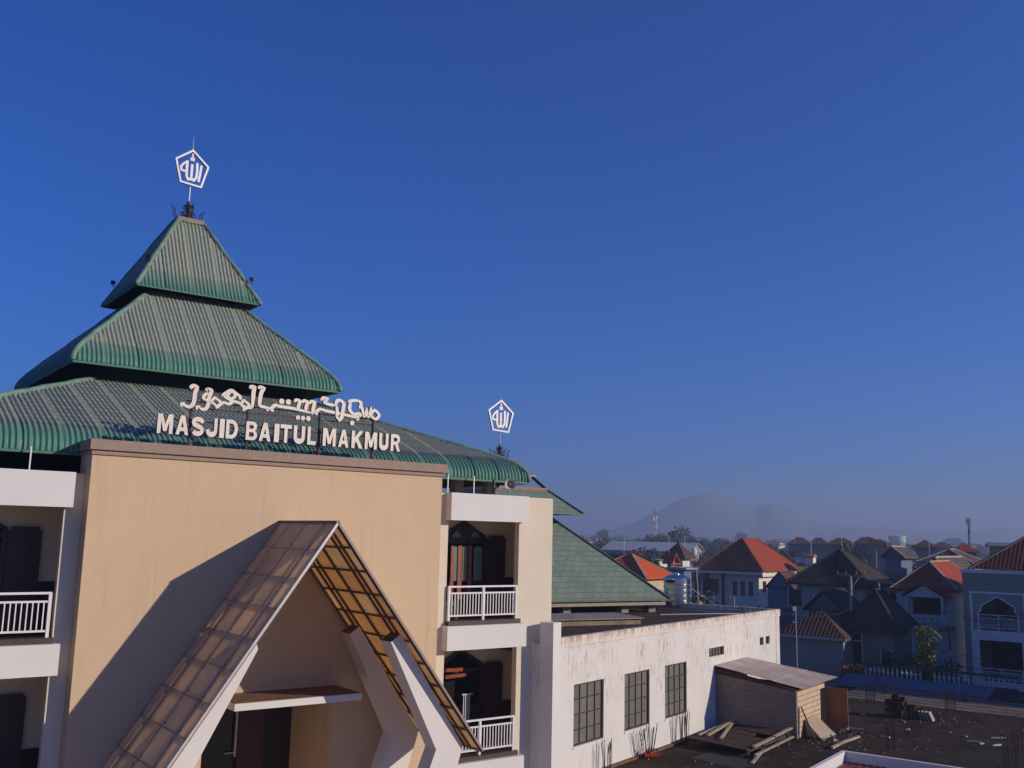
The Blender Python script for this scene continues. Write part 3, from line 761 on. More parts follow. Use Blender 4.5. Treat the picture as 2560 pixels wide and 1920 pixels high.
# ============================================================ FINIALS
def scroll(mb, c, ang, pts, r_):
    ca, sa = math.cos(ang), math.sin(ang)
    mb.tube([(c[0]+x*ca, c[1]+x*sa, c[2]+z) for x, z in pts], [r_*(1-.45*k/(len(pts)-1)) for k in range(len(pts))], 6)
def finial(name, label, x, y, z0, zc, hw, rz, dark):
    """z0 base, zc centre of the pentagon, hw half width"""
    t = thing(name, label, 'finial', (x, y, z0), rz); fr = Fr((x, y, 0), rz)
    mb = MB(fr); rp = .032
    mb.tube([(0, 0, z0), (0, 0, zc-hw*.86)], rp, 8); mb.tube([(0, 0, zc+hw*.86), (0, 0, zc+hw*.86+.45), (0, 0, zc+hw*1.85+.12)], [.022, .015, .004], 6)
    build('pole', mb, SILVER, t)
    ex, ez, en = fr(1, 0, 0)-fr(0, 0, 0), Vector((0, 0, 1)), fr(0, -1, 0)-fr(0, 0, 0); org = fr(0, -.03, zc)
    s_ = hw/165.0
    def L(px_, py_): return ((px_-381)*s_, -(py_-470)*s_)
    mb = MB(); ribbon(mb, [L(380, 288), (L(533, 418)), L(477, 630), L(284, 616), L(228, 405)], 18*s_, org+en*-.03, ex, ez, en, .09, True, 0, 1)
    build('pentagon_frame', mb, [SILVER, plain('emblem_edge', (.12, .11, .12), .5, .1)], t)
    mb = MB(); k = 0
    for pts, wd in (([(470, 412), (462, 500), (452, 582)], 22), ([(428, 398), (432, 480), (428, 545), (406, 578), (381, 568)], 24), ([(381, 422), (381, 500), (381, 572), (352, 578), (336, 548), (334, 470), (335, 396)], 24),
                    ([(330, 410), (300, 436), (278, 470), (284, 500), (310, 506), (334, 500)], 20), ([(366, 356), (366, 386), (396, 386), (396, 356)], 11), ([(381, 316), (381, 384)], 14)):
        ribbon(mb, [L(*p) for p in pts], wd*s_, org, ex, ez, en, .03+.003*k, False, 0, 1); k += 1
    build('arabic_emblem', mb, [SILVER, plain('emblem_edge', (1, 1, 1))], t)
    # wrought iron crown of scrolls
    S1 = [(.10, .02), (.28, .0), (.44, .06), (.52, .22), (.50, .36), (.60, .46), (.56, .52)]
    S2 = [(.16, .05), (.34, .06), (.42, .18), (.44, .36), (.50, .42)]
    S3 = [(.06, .1), (.16, .18), (.26, .14), (.28, .26), (.20, .34), (.15, .28)]
    S4 = [(.05, .3), (.12, .42), (.20, .46), (.18, .56), (.10, .55)]
    for a in range(4):
        mb = MB(fr)
        for S, r_ in ((S1, .026), (S2, .02), (S3, .022), (S4, .018)): scroll(mb, (0, 0, z0), a*math.pi/2, S, r_)
        for S, r_ in ((S3, .02), (S4, .016)): scroll(mb, (0, 0, z0), a*math.pi/2+math.pi/4, [(p*.8, q*1.15) for p, q in S], r_)
        build('iron_scroll', mb, BLACK, t)
    mb = MB(fr); mb.lathe([(.12, 0), (.13, .25), (.09, .3), (.09, .5), (.14, .56), (.05, .62), (.05, .74)], (0, 0, z0), 8); build('iron_collar', mb, BLACK, t)
finial('roof_finial', 'silver pentagon finial with Arabic emblem crowning the tall corrugated green roof', XC, YC, 22.66, 24.60, .625, 0, False)

# floodlights on the corners of the top roof tier
def floodlight(label, loc, rz):
    t = thing('floodlight', label, 'floodlight', loc, rz, 'floodlights on the top roof tier'); fr = Fr(loc, rz)
    mb = MB(fr); mb.box(-.065, .065, -.04, .04, .08, .19); mb.box(-.08, .08, -.055, -.04, .065, .20); build('housing', mb, BLACK, t)
    mb = MB(fr); mb.bar((-.07, 0, 0), (-.07, 0, .14), .015, .015); mb.bar((.07, 0, 0), (.07, 0, .14), .015, .015); mb.bar((-.07, 0, .0), (.07, 0, .0), .03, .02); build('bracket', mb, BLACK, t)
floodlight('small black floodlight at the right corner of the top tier', (XC+1.80, YC-1.80, 20.36), R(45))
floodlight('small black floodlight on the hip nearest the camera, left end of top tier front', (XC-1.66, YC-1.66, 20.52), R(-45))
floodlight('small black floodlight at the rear left corner of the top tier', (XC-1.86, YC+1.80, 20.32), R(-135))
# horn loudspeaker
hc = Vector((17.9, 24.02, 13.46)); t = thing('horn_loudspeaker', 'round grey horn loudspeaker above the right balcony band', 'loudspeaker', (17.9, 24.1, 13.08))
d = Vector((-.55, -.80, -.05)).normalized(); mb = MB(); mb.smooth = True
a = Vector((0, 0, 1)); u = d.cross(a).normalized(); v = u.cross(d)
prof = [(.03, -.22), (.045, -.12), (.07, -.05), (.115, .02), (.17, .07), (.178, .075), (.17, .06), (.11, .01), (.06, -.06), (.03, -.12)]
n = 24
for r_, o in prof: mb.v += [hc + d*o + (u*math.cos(2*math.pi*j/n)+v*math.sin(2*math.pi*j/n))*r_ for j in range(n)]
for k in range(len(prof)-1):
    for j in range(n): mb.f.append((k*n+j, k*n+(j+1) % n, (k+1)*n+(j+1) % n, (k+1)*n+j)); mb.mi.append(0)
build('horn', mb, plain('horn_grey', (.50, .46, .42), .5, .1, 4), t)
mb = MB(); mb.tube([hc-d*.14, hc+d*.055], [.035, .03], 10); build('driver_cone', mb, plain('horn_centre', (.62, .45, .22), .5, .1, 4), t)
mb = MB(); mb.tube([(17.93, 24.10, 13.08), (17.93, 24.12, 13.45)], .022, 6); build('bracket', mb, GALV, t)

# ============================================================ SLATE ROOFED HALL behind
DH = thing('hall', 'slate roofed hall with stacked green hip roofs behind the mosque balconies', 'hall', (28.7, 39.07, 8.4), R(-6))
D = Fr((28.7, 39.07, 0), R(-6))
def hip_ring(mb, fr, r0, z0, r1, z1, th=.06, mi=0):
    """square hipped ring from outer half width r0 (z0) up to r1 (z1)"""
    for a in range(4):
        c, s_ = [(1, 0), (0, 1), (-1, 0), (0, -1)][a]
        def q(x, y, z): return (x*c - y*s_, x*s_ + y*c, z)
        A0, B0, B1, A1 = q(-r0, -r0, z0), q(r0, -r0, z0), q(r1, -r1, z1), q(-r1, -r1, z1)
        mb.face([A0, B0, B1, A1], mi)
        mb.face([q(r0, -r0, z0-th), q(-r0, -r0, z0-th), q(-r1, -r1, z1-th), q(r1, -r1, z1-th)], mi)
        mb.face([q(-r0, -r0, z0-th), q(r0, -r0, z0-th), B0, A0], mi)
def hip_caps(fr, r0, z0, r1, z1, parent, mat, w_=.17):
    for sx, sy in ((1, -1), (-1, -1), (1, 1), (-1, 1)):
        mb = MB(fr); mb.bar((sx*(r0+.02), sy*(r0+.02), z0+.03), (sx*r1, sy*r1, z1+.03), w_, .07); build('hip_cap', mb, mat, parent)
mb = MB(D); hip_ring(mb, D, 5.84, 9.09, 1.75, 12.78); lr = build('lower_roof', mb, SLATE, DH)
hip_caps(D, 5.84, 9.09, 1.75, 12.78, lr, plain('slate_cap', (.14, .18, .155), .7, .2, 3))
mb = MB(D); hip_ring(mb, D, 2.86, 13.02, 1.5, 14.22); ur = build('upper_roof', mb, SLATE, DH); hip_caps(D, 2.86, 13.02, 1.5, 14.22, ur, plain('slate_cap', (1, 1, 1)), .13)
mb = MB(D); mb.box(-1.72, 1.72, -1.72, 1.72, 12.3, 13.6); build('lantern_core', mb, plain('hall_core', (.06, .055, .055), .9, .2, 2), DH)
mb = MB(D); hip_ring(mb, D, 5.7, 8.98, 5.45, 9.02, .16); mb.box(-5.6, 5.6, -5.6, 5.6, 8.90, 8.97); build('eave_board', mb, plain('eave_board', (.36, .31, .25), .8, .15, 3), DH)
for x, y in ((-1.75, -5.1), (0.35, -5.1), (3.6, -5.1), (5.2, -5.1), (5.2, -1), (5.2, 3), (-5, -5.1)):
    mb = MB(D); mb.box(x-.2, x+.2, y-.2, y+.2, 8.3, 8.9); build('concrete_pillar', mb, CONC, DH)
mb = MB(D); mb.box(-5.0, 4.4, -3.8, 5, 8.3, 8.9); build('hall_interior', mb, DARK, DH)
mb = MB(D); mb.box(3.85, 4.95, -5.0, -4.9, 8.62, 8.9); build('hall_beam', mb, CONC, DH)
# open stepped frame above: terracotta ring boards, dark hip rafters
for r_, z, th in ((1.58, 14.22, .10), (1.12, 14.86, .05), (.74, 15.26, .05), (.38, 15.62, .07)):
    for a in range(4):
        fr2 = Fr(D.o, D.ang+a*math.pi/2); mb = MB(fr2)
        mb.box(-r_-.05, r_-.06, -r_-.05, -r_+.06, z-th, z+.03); build('ring_board', mb, TERRA if r_ > 1.5 else plain('pale_board', (.48, .36, .28), .8, .12, 4), DH)
for sx, sy in ((1, -1), (-1, -1), (1, 1), (-1, 1)):
    mb = MB(D); mb.bar((sx*1.5, sy*1.5, 14.24), (sx*.3, sy*.3, 15.66), .10, .14); build('hip_rafter', mb, RUST, DH)
mb = MB(D); mb.box(-.46, .46, -.46, .46, 15.60, 15.68); build('crown_slab', mb, CONC, DH)
finial('roof_finial', 'silver pentagon finial with Arabic emblem on the green slate roof hall', 28.7-.32, 39.07, 15.68, 17.80, .76, R(-6), True)

# ============================================================ WHITE ANNEX
KX, KY = 19.08, 23.27
G = Fr((KX, KY, 0), R(17.53)); H = Fr((KX, KY, 0), R(17.53-90))
AN = thing('annex_building', 'white annex with stained wall, grid windows and flat brown roof', 'building', (KX, KY, 0), R(17.53))
ANW = stained('stained_white_wall', (.665, .64, .62), stain=(.30, .21, .14), amount=1.0, ztop=8.8, zlen=3.6)
TZ = 4.5; AW, AD = 19.16, 14.0
wins = [(1.25, 3.10, 5.46, 7.32), (4.49, 6.30, 5.46, 7.32), (7.50, 9.30, 5.46, 7.32), (11.35, 12.82, 7.29, 7.63), (16.71, 17.16, 7.34, 7.68), (17.43, 17.88, 7.34, 7.68)]
mb = MB(G); xs_ = [0]+[v for w_ in wins for v in w_[:2]]+[AW]
for k, (a, b, c_, d_) in enumerate(wins):
    mb.box(a, b, .002, .22, 0, c_); mb.box(a, b, .002, .22, d_, 8.62)
for k in range(0, len(xs_), 2): mb.box(xs_[k], xs_[k+1], 0, .22, 0, 8.62)
mb.box(AW-.22, AW, .22, AD, 0, 8.62); mb.box(0, .22, .22, .9, 0, 8.62)
build('wall', mb, ANW, AN)
mb = MB(G); mb.box(.42, AW+.03, -.035, .16, 8.50, 8.80); mb.box(AW-.2, AW+.03, .16, AD, 8.50, 8.80); mb.box(.3, AW-.2, AD-.2, AD, 8.3, 8.78)
build('parapet', mb, stained('stained_parapet', (.72, .66, .60), (.30, .20, .13), .8, 8.82, .6, 3), AN)
mb = MB(G); mb.box(-.02, .42, -.03, .45, 0, 9.28); build('corner_pillar', mb, WHITE, AN)
mb = MB(G); mb.box(.23, AW-.22, .22, AD-.2, 8.30, 8.46); build('flat_roof', mb, plain('brown_flat_roof', (.070, .045, .036), .95, .5, .8), AN)
# windows
GL = tiled('frosted_pane', (.13, .13, .12), (.20, .19, .17), .44, .455, .28, wave=False, mortar=.001, var=.4, dist=.001)
def grid_window(x0, x1, z0, z1, nx, nz_, fr, parent, yb=.09, fm=None):
    fm = fm or plain('window_steel', (.055, .028, .022), .6, .3, 6)
    mb = MB(fr); t = .045
    mb.box(x0+.003, x0+t, yb-.05, yb+.03, z0+.003, z1-.003); mb.box(x1-t, x1-.003, yb-.05, yb+.03, z0+.003, z1-.003)
    mb.box(x0+t, x1-t, yb-.05, yb+.03, z0+.003, z0+t); mb.box(x0+t, x1-t, yb-.05, yb+.03, z1-t, z1-.003)
    for i in range(1, nx): x = x0+(x1-x0)*i/nx; mb.box(x-.014, x+.014, yb-.035, yb+.022, z0+t+.001, z1-t-.001)
    for j in range(1, nz_): z = z0+(z1-z0)*j/nz_; mb.box(x0+t+.001, x1-t-.001, yb-.032, yb+.02, z-.014, z+.014)
    wn = build('window', mb, fm, parent)
    mb = MB(fr); mb.box(x0+t, x1-t, yb-.004, yb+.012, z0+t, z1-t); build('pane', mb, GL, wn)
    return wn
for a, b, c_, d_ in wins[:3]:
    wn = grid_window(a, b, c_, d_, 4, 4, G, AN); mb = MB(G); mb.box(a-.03, b+.05, -.03, .0, c_-.07, c_-.003); build('sill', mb, WHITE, wn)
grid_window(*wins[3], 5, 2, G, AN, .14); grid_window(*wins[4], 1, 3, G, AN, .14); grid_window(*wins[5], 1, 3, G, AN, .14)

# things on the annex roof
t = thing('concrete_skylight', 'low sloping concrete skylight box on the brown annex roof', 'skylight', (25.5, 30.5, 8.46), R(-9))
S = Fr((24.0, 29.45, 0), R(-9))
mb = MB(S)
mb.hexa([(-1.2, 0, 8.46), (4.25, 0, 8.46), (4.8, 2.3, 8.46), (-1.2, 2.3, 8.46)], [(-1.2, 0, 8.68), (4.25, 0, 8.68), (4.8, 2.3, 8.68), (-1.2, 2.3, 8.68)]); build('box_wall', mb, plain('sooty_concrete', (.30, .22, .16), .9, .4, 2.2), t)
for k in range(4):
    mb = MB(S); x0 = -1.25+1.40*k
    mb.hexa([(x0, -.12, 8.685), (x0+1.37, -.12, 8.685), (x0+1.37+(.35 if k == 3 else 0), 2.4, 8.70), (x0, 2.4, 8.70)], [(x0, -.12, 8.725), (x0+1.37, -.12, 8.725), (x0+1.37+(.35 if k == 3 else 0), 2.4, 8.74), (x0, 2.4, 8.74)])
    build('roof_sheet', mb, plain('grey_sheet', (.28, .23, .20), .7, .3, 1.5), t)
# stainless water tank
tp = (35.9, 34.1, 8.46); t = thing('water_tank', 'ribbed stainless steel water tank on legs beside the slate roof corner', 'tank', tp)
mst, tt, tb = new_mat('stainless_steel'); tb.inputs['Metallic'].default_value = 1; tb.inputs['Base Color'].default_value = (.72, .70, .68, 1); tb.inputs['Roughness'].default_value = .16
bump(tt, tb, nz(tt, 3, 4), .15, .02)
prof = [(.60, .22)]
z = .22
for k in range(4):
    prof += [(.66, z+.02), (.66, z+.17), (.62, z+.19), (.62, z+.24)]; z += .26
prof += [(.66, z+.02), (.66, z+.26), (.60, z+.33), (.40, z+.42), (.14, z+.47), (.14, z+.52), (.02, z+.53)]
mb = MB(); mb.lathe(prof, tp, 32); build('tank_body', mb, mst, t, False)
for a in range(4):
    an = a*math.pi/2+.6; mb = MB(); mb.bar((tp[0]+.55*math.cos(an), tp[1]+.55*math.sin(an), 8.46), (tp[0]+.6*math.cos(an), tp[1]+.6*math.sin(an), 8.46+1.3), .05, .05); build('leg', mb, mst, t)
mb = MB(); vd = (CAMP-Vector((tp[0], tp[1], ZC))).normalized(); ca = math.atan2(vd.y, vd.x)-.55
for k in range(9):
    a0 = ca-.42+k*.093
    for zz, hh in ((1.31, .15),):
        p = [(tp[0]+.668*math.cos(a_), tp[1]+.668*math.sin(a_)) for a_ in (a0, a0+.088)]
        mb.face([(p[0][0], p[0][1], 8.46+zz), (p[1][0], p[1][1], 8.46+zz), (p[1][0], p[1][1], 8.46+zz+hh), (p[0][0], p[0][1], 8.46+zz+hh)])
build('label_band', mb, plain('black_label', (.02, .02, .02), .5, .1, 3), t)
# pipes on the roof
for k, (a, b, lab) in enumerate((((18.9, .9, 8.55), (15.0, 4.0, 8.50), 'pale pipe running along the annex roof towards the hall pillar'), ((18.8, 1.6, 8.6), (18.9, 7.2, 8.62), 'white pipe lying behind the parapet next to the water tank'), ((18.4, 1.3, 8.5), (18.3, 7.0, 8.52), 'grey pipe nearest the stained parapet on the annex roof'))):
    mb = MB(G); mb.tube([a, ((a[0]+b[0])/2, (a[1]+b[1])/2, a[2]-.01), b], .03, 6); tag(build('water_pipe', mb, GALV), lab, 'pipe', 'water pipes on the annex roof')
mb = MB(G); mb.tube([(18.95, 2.1, 8.5), (18.95, 2.1, 9.25), (18.95, 2.3, 9.3), (18.95, 2.32, 9.18)], .028, 6); mb.tube([(18.7, 1.2, 8.5), (18.7, 1.2, 8.86), (18.7, 1.9, 8.86)], .02, 6)
tag(build('vent_pipe', mb, GALV), 'bent white vent pipe standing at the far corner of the annex roof', 'pipe')
pb = atD(1747, 1512, 48.5); t = thing('antenna_mast', 'thin white mast with a forked top on a clay pot base', 'mast', pb)
pt_ = atD(1740, 1416, 48.5)
mb = MB(); mb.tube([pb, (pb+pt_)/2+Vector((.02, 0, 0)), pt_], .028, 6); mb.tube([pt_, pt_+Vector((.14, -.1, .0)), pb*.35+pt_*.65], .012, 5); build('mast_pole', mb, GALV, t)
mb = MB(); mb.lathe([(.2, 0), (.22, .08), (.10, .22)], tuple(pb-Vector((0, 0, .03))), 10); build('base_pot', mb, TERRA, t)
cbl = [atD(1693, 1446, 47.5), atD(1745, 1483, 48), atD(1795, 1515, 47)]
mb = MB(); mb.tube(cbl, .014, 5); tag(build('guy_cable', mb, GALV), 'slanting cable from the water tank down to the annex roof', 'cable')

# ============================================================ ROOF TERRACE
mb = MB(H); mb.box(-.02, 5.19, 1.2, 27.6, 0, TZ); mb.box(5.19, 24, 11.14, 27.6, 0, TZ); mb.box(20.01, 24, 1.2, 11.14, 0, TZ); mb.box(5.19, 20.01, 1.2, 11.14, 0, TZ-.7)
def terrace_mat():
    m, t, b = new_mat('terrace_screed'); tc = t.nodes.new('ShaderNodeTexCoord').outputs['Object']
    o = mixc(t, ramp(t, nz(t, .35, 7, tc), .35, .65), (.026, .018, .013), (.050, .034, .024))
    o = mixc(t, ramp(t, nz(t, 1.4, 8, tc, .75), .50, .70, 0, .65), o, (.092, .058, .040))
    o = mixc(t, ramp(t, nz(t, .18, 5, tc), .52, .62, 0, .7), o, (.034, .038, .022))
    o = mixc(t, ramp(t, nz(t, .8, 9, tc, .8), .62, .66, 0, .6), o, (.016, .013, .012))
    o = mixc(t, ramp(t, nz(t, 2.3, 9, tc, .85), .64, .67, 0, .5), o, (.17, .12, .085))
    o = mixc(t, ramp(t, nz(t, 7, 8, tc, .8), .66, .74, 0, .55), o, (.22, .17, .13))
    t.links.new(o, b.inputs['Base Color']); b.inputs['Roughness'].default_value = .95; b.inputs['Specular IOR Level'].default_value = .08; bump(t, b, nz(t, 6, 8, tc), .4, .03); return m
tag(build('roof_terrace', mb, terrace_mat()), 'broad dark brown flat roof terrace in front of the annex', 'terrace')
mb = MB(H)
for k in range(5):
    n0 = 1.2+.0*k; mb.box(1.2, 23.9, 23.5+k*.80, 23.5+k*.80+.74, TZ+.004, TZ+.03+.012*k)
tag(build('kerb_slabs', mb, plain('pale_kerb_slab', (.185, .14, .11), .95, .35, 1.2)), 'pale concrete strips along the far edge of the terrace', 'kerb')
mb = MB(H); mb.box(.02, .5, 1.25, 23.4, TZ+.004, TZ+.05); mb.fr = G
bm_ = MB(G); bm_.box(1.2, 19.1, -.16, -.002, TZ+.002, TZ+.06); tag(build('wall_footing', bm_, plain('earthy_footing', (.20, .12, .075), .95, .4, 3)), 'earthy footing strip at the base of the stained white wall', 'footing')

# brick shed
SHD = thing('shed', 'small grey block shed with corrugated lean-to roof against the white wall', 'shed', tuple(H(1.5, 13.8, TZ)), H.ang)
BLK = tiled('shed_blocks', (.54, .40, .28), (.62, .47, .34), .34, .19, .9, wave=False, mortar=.016, mcol=(.20, .14, .10), var=.25, dist=.02)
SBL = tiled('rendered_blocks', (.24, .19, .155), (.27, .215, .175), .40, .20, .9, wave=False, mortar=.008, mcol=(.16, .12, .10), var=.4, dist=.01)
mb = MB(H)   # left wall (faces the camera side, sloping top)
mb.hexa([(.0, 11.95, TZ), (3.2, 12.15, TZ), (3.2, 12.30, TZ), (.0, 12.10, TZ)], [(.0, 11.95, 6.62), (3.2, 12.15, 6.24), (3.2, 12.30, 6.24), (.0, 12.10, 6.62)]); build('side_wall', mb, SBL, SHD)
mb = MB(H); mb.hexa([(.0, 11.93, 6.625), (3.2, 12.13, 6.245), (3.2, 12.28, 6.245), (.0, 12.08, 6.625)], [(.0, 11.93, 6.86), (3.2, 12.13, 6.30), (3.2, 12.28, 6.30), (.0, 12.08, 6.86)]); build('eave_plank', mb, plain('red_brown_plank', (.10, .035, .02), .8, .3, 4), SHD)
mb = MB(H); mb.box(3.05, 3.2, 12.31, 14.95, TZ, 6.2); mb.box(3.05, 3.2, 14.95, 15.5, 6.02, 6.2); build('front_wall', mb, BLK, SHD)
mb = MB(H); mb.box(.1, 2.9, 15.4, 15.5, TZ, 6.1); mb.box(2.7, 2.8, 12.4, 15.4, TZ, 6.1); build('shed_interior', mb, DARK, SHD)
mb = MB(H)
mb.box(3.22, 4.12, 15.50, 15.54, TZ+.03, 6.06); build('open_door', mb, plain('worn_plywood', (.34, .16, .065), .8, .35, 1.6), SHD)
mb = MB(H); q = 28
c00, c01, c11, c10 = Vector((.02, 11.82, 6.92)), Vector((.02, 15.2, 6.95)), Vector((3.42, 16.7, 6.32)), Vector((3.45, 12.32, 6.31))
for i in range(q+1):
    f = i/q
    for j, g_ in enumerate((0, .33, .34, .66, .67, 1)):
        p = c00*(1-f)*(1-g_)+c01*f*(1-g_)+c11*f*g_+c10*(1-f)*g_; mb.v.append(H(p.x, p.y, p.z+(.022 if i % 2 else 0)+(.012 if j in (1, 3) else 0)+.02))
for i in range(q):
    for j in range(5): a = i*6+j; mb.f.append((a, a+1, a+7, a+6)); mb.mi.append(0)
build('corrugated_roof', mb, plain('weathered_sheet', (.50, .40, .33), .6, .28, 1.3), SHD)
mb = MB(H); mb.bar((.15, 12.0, TZ), (.15, 12.0, 6.7), .06, .06); build('corner_post', mb, GALV, SHD)
# things leaning and lying by the shed
mb = MB(H); mb.bar((3.75, 12.55, TZ), (3.28, 12.45, TZ+1.15), .16, .03); tag(build('leaning_board', mb, plain('weathered_board', (.07, .045, .035), .8, .3, 4)), 'dark narrow board leaning on the lit block wall of the shed', 'board')
mb = MB(H); mb.hexa([(3.3, 12.9, TZ+.02), (4.0, 12.7, TZ+.02), (4.1, 14.0, TZ+.02), (3.3, 14.1, TZ+.02)], [(3.26, 12.9, TZ+.62), (3.9, 12.7, TZ+.06), (4.0, 14.0, TZ+.1), (3.26, 14.1, TZ+.66)])
tag(build('curved_sheet', mb, plain('pale_scrap', (.42, .33, .26), .8, .2, 3)), 'pale scrap panel slumped against the foot of the block shed', 'scrap panel')
t = thing('angle_scrap', 'pale L shaped scrap frames lying by the open shed door', 'scrap', tuple(H(4.2, 14.7, TZ)), H.ang)
for k in range(3): mb = MB(H); mb.bar((4.1+.12*k, 14.4+.1*k, TZ+.03+.05*k), (4.0+.12*k, 15.1, TZ+.03+.05*k), .06, .04); mb.bar((4.0+.12*k, 15.1, TZ+.03+.05*k), (4.6+.1*k, 15.25, TZ+.03+.05*k), .06, .04); build('angle_bar', mb, plain('pale_scrap', (1, 1, 1)), t)
# pallet-like pile of planks
PL = thing('plank_platform', 'low platform of old planks with loose pale timbers on top, before the shed', 'timber pile', tuple(H(2.0, 9.8, TZ)), H.ang)
OLD = plain('old_plank', (.085, .055, .042), .85, .4, 3); PALE = plain('pale_timber', (.40, .31, .24), .8, .25, 3)
for k in range(11):
    w0 = 8.2+k*.37; n0, n1 = .55+.03*k, 3.0+.08*math.sin(k*2.1)
    if k in (6, 7): n1 = 2.2
    mb = MB(H); mb.hexa([(n0, w0, TZ+.26), (n1, w0-.5, TZ+.26), (n1, w0-.17, TZ+.26), (n0, w0+.33, TZ+.26)], [(n0, w0, TZ+.30), (n1, w0-.5, TZ+.30), (n1, w0-.17, TZ+.30), (n0, w0+.33, TZ+.30)]); build('plank', mb, OLD, PL)
for k, n0 in enumerate((.7, 1.8, 2.9)): mb = MB(H); mb.bar((n0, 8.3-.2*k, TZ+.2), (n0+.1, 12.2-.4*k, TZ+.2), .08, .12); build('bearer', mb, OLD, PL)
for k, w0 in enumerate((7.8, 9.2, 10.6, 11.7)): mb = MB(H); mb.bar((3.0, w0, TZ), (3.0, w0, TZ+.24), .08, .08); build('foot', mb, OLD, PL)
for k, (a, b, wd) in enumerate((((3.12, 8.0, TZ+.36), (3.05, 10.1, TZ+.36), .13), ((3.1, 10.05, TZ+.40), (3.0, 12.2, TZ+.40), .13), ((3.3, 7.7, TZ+.16), (3.2, 11.7, TZ+.16), .10), ((.75, 8.7, TZ+.34), (.6, 11.8, TZ+.34), .09), ((1.1, 8.7, TZ+.37), (.8, 11.9, TZ+.45), .12), ((1.7, 8.5, TZ+.36), (.95, 11.3, TZ+.42), .10), ((3.5, 6.9, TZ+.05), (3.1, 9.0, TZ+.12), .10))):
    mb = MB(H); mb.bar(a, b, wd, .05); build('loose_timber', mb, PALE, PL)
mb = MB(H); mb.bar((4.8, 11.2, TZ+.06), (4.9, 12.2, TZ+.12), .10, .08); mb.bar((4.9, 12.2, TZ+.12), (5.0, 13.9, TZ+.08), .09, .08)
tag(build('broken_beam', mb, PALE), 'broken pale timber lying on the dark terrace near the white parapet', 'timber')
mb = MB(H); mb.hexa([(1.5, 6.4, TZ+.005), (3.4, 6.0, TZ+.005), (3.6, 8.4, TZ+.005), (1.6, 8.3, TZ+.005)], [(1.55, 6.5, TZ+.03), (3.35, 6.1, TZ+.03), (3.5, 8.3, TZ+.03), (1.7, 8.2, TZ+.03)]); tag(build('tarp', mb, plain('dark_tarp', (.02, .022, .015), .7, .4, 3)), 'dark crumpled tarp lying on the terrace in front of the plank platform', 'tarp')
# tile stack
RB = thing('tile_stack', 'heap of stacked old roof tiles on the terrace, pale ones fanned at the right', 'tile stack', tuple(H(5.4, 20.1, TZ)), H.ang)
TL = plain('old_roof_tile', (.085, .035, .028), .9, .45, 5); rnd = random.Random(4)
for k in range(34):
    n0 = 4.55+rnd.random()*1.25; hgt = max(.1, .8-abs(n0-4.95)*.75); w0 = 19.7+rnd.random()*.6; z0 = TZ+rnd.random()*hgt
    mb = MB(Fr(H(n0, w0, z0), H.ang+rnd.uniform(-.5, .5))); mb.hexa([(-.16, -.1, 0), (.16, -.1, .03), (.16, .1, .03), (-.16, .1, 0)], [(-.16, -.1, .2), (.16, -.1, .24), (.16, .1, .22), (-.16, .1, .18)]); build('roof_tile', mb, TL, RB)
for k in range(4):
    n0 = 5.75+k*.14; mb = MB(H); mb.hexa([(n0+.16, 19.75, TZ), (n0+.22, 19.75, TZ), (n0+.22, 20.15, TZ), (n0+.16, 20.15, TZ)], [(n0, 19.75, TZ+.36), (n0+.06, 19.75, TZ+.36), (n0+.06, 20.15, TZ+.36), (n0, 20.15, TZ+.36)]); build('fanned_tile', mb, plain('pale_scrap', (1, 1, 1)), RB)
# column starter bars
STEEL = plain('rebar_steel', (.022, .018, .018), .8, .3, 8)
def cage(label, n0, w0, hgt, nb, spread=0.0, sz=.32, ties=3):
    loc = H(n0, w0, TZ); t = thing('rebar_starter', label, 'reinforcement bars', tuple(loc), H.ang, 'rebar starters sticking out of the terrace'); rn = random.Random(int(n0*100+w0))
    for k in range(nb):
        a = 2*math.pi*k/nb+.4; dx, dy = sz/2*math.cos(a), sz/2*math.sin(a)
        mb = MB(Fr(loc, H.ang)); f = spread*(.4+rn.random()); mb.tube([(dx, dy, -.01), (dx*(1+f*.4), dy*(1+f*.4), hgt*.5), (dx*(1+f)+rn.uniform(-.02, .02), dy*(1+f), hgt*rn.uniform(.85, 1.08))], .013, 5); build('steel_bar', mb, STEEL, t)
    if ties:
        for j in range(ties):
            z = hgt*(j+.5)/ties; mb = MB(Fr(loc, H.ang)); pts = [(sz/2*math.cos(a), sz/2*math.sin(a), z) for a in [2*math.pi*k/8 for k in range(9)]]; mb.tube(pts, .008, 4, cap=False); build('tie_ring', mb, STEEL, t)
cage('square rebar cage on the terrace left of the tile stack', 2.95, 22.9, 1.0, 8, 0, .42, 4)
cage('square rebar cage on the terrace right of the tile stack', 6.45, 22.9, 1.0, 8, 0, .42, 4)
cage('small rebar cage by the blue sheet roof, behind the left one', 2.9, 25.8, .75, 6, 0, .34, 2)
cage('small rebar cage near the red edge, behind the right one', 6.5, 26.0, .6, 6, 0, .3, 2)
cage('splayed thin bars between the tile stack and the white parapet', 6.5, 15.9, 1.2, 8, .9, .5, 0)
cage('thin bars standing closest to the white parapet corner', 6.5, 12.6, 1.0, 6, .15, .3, 0)
cage('thin bars at the right edge of the photo', 10.3, 15.9, 1.2, 7, .6, .5, 0)
cage('thin bars in the lower right corner of the photo', 10.4, 12.7, 1.1, 6, .3, .4, 0)
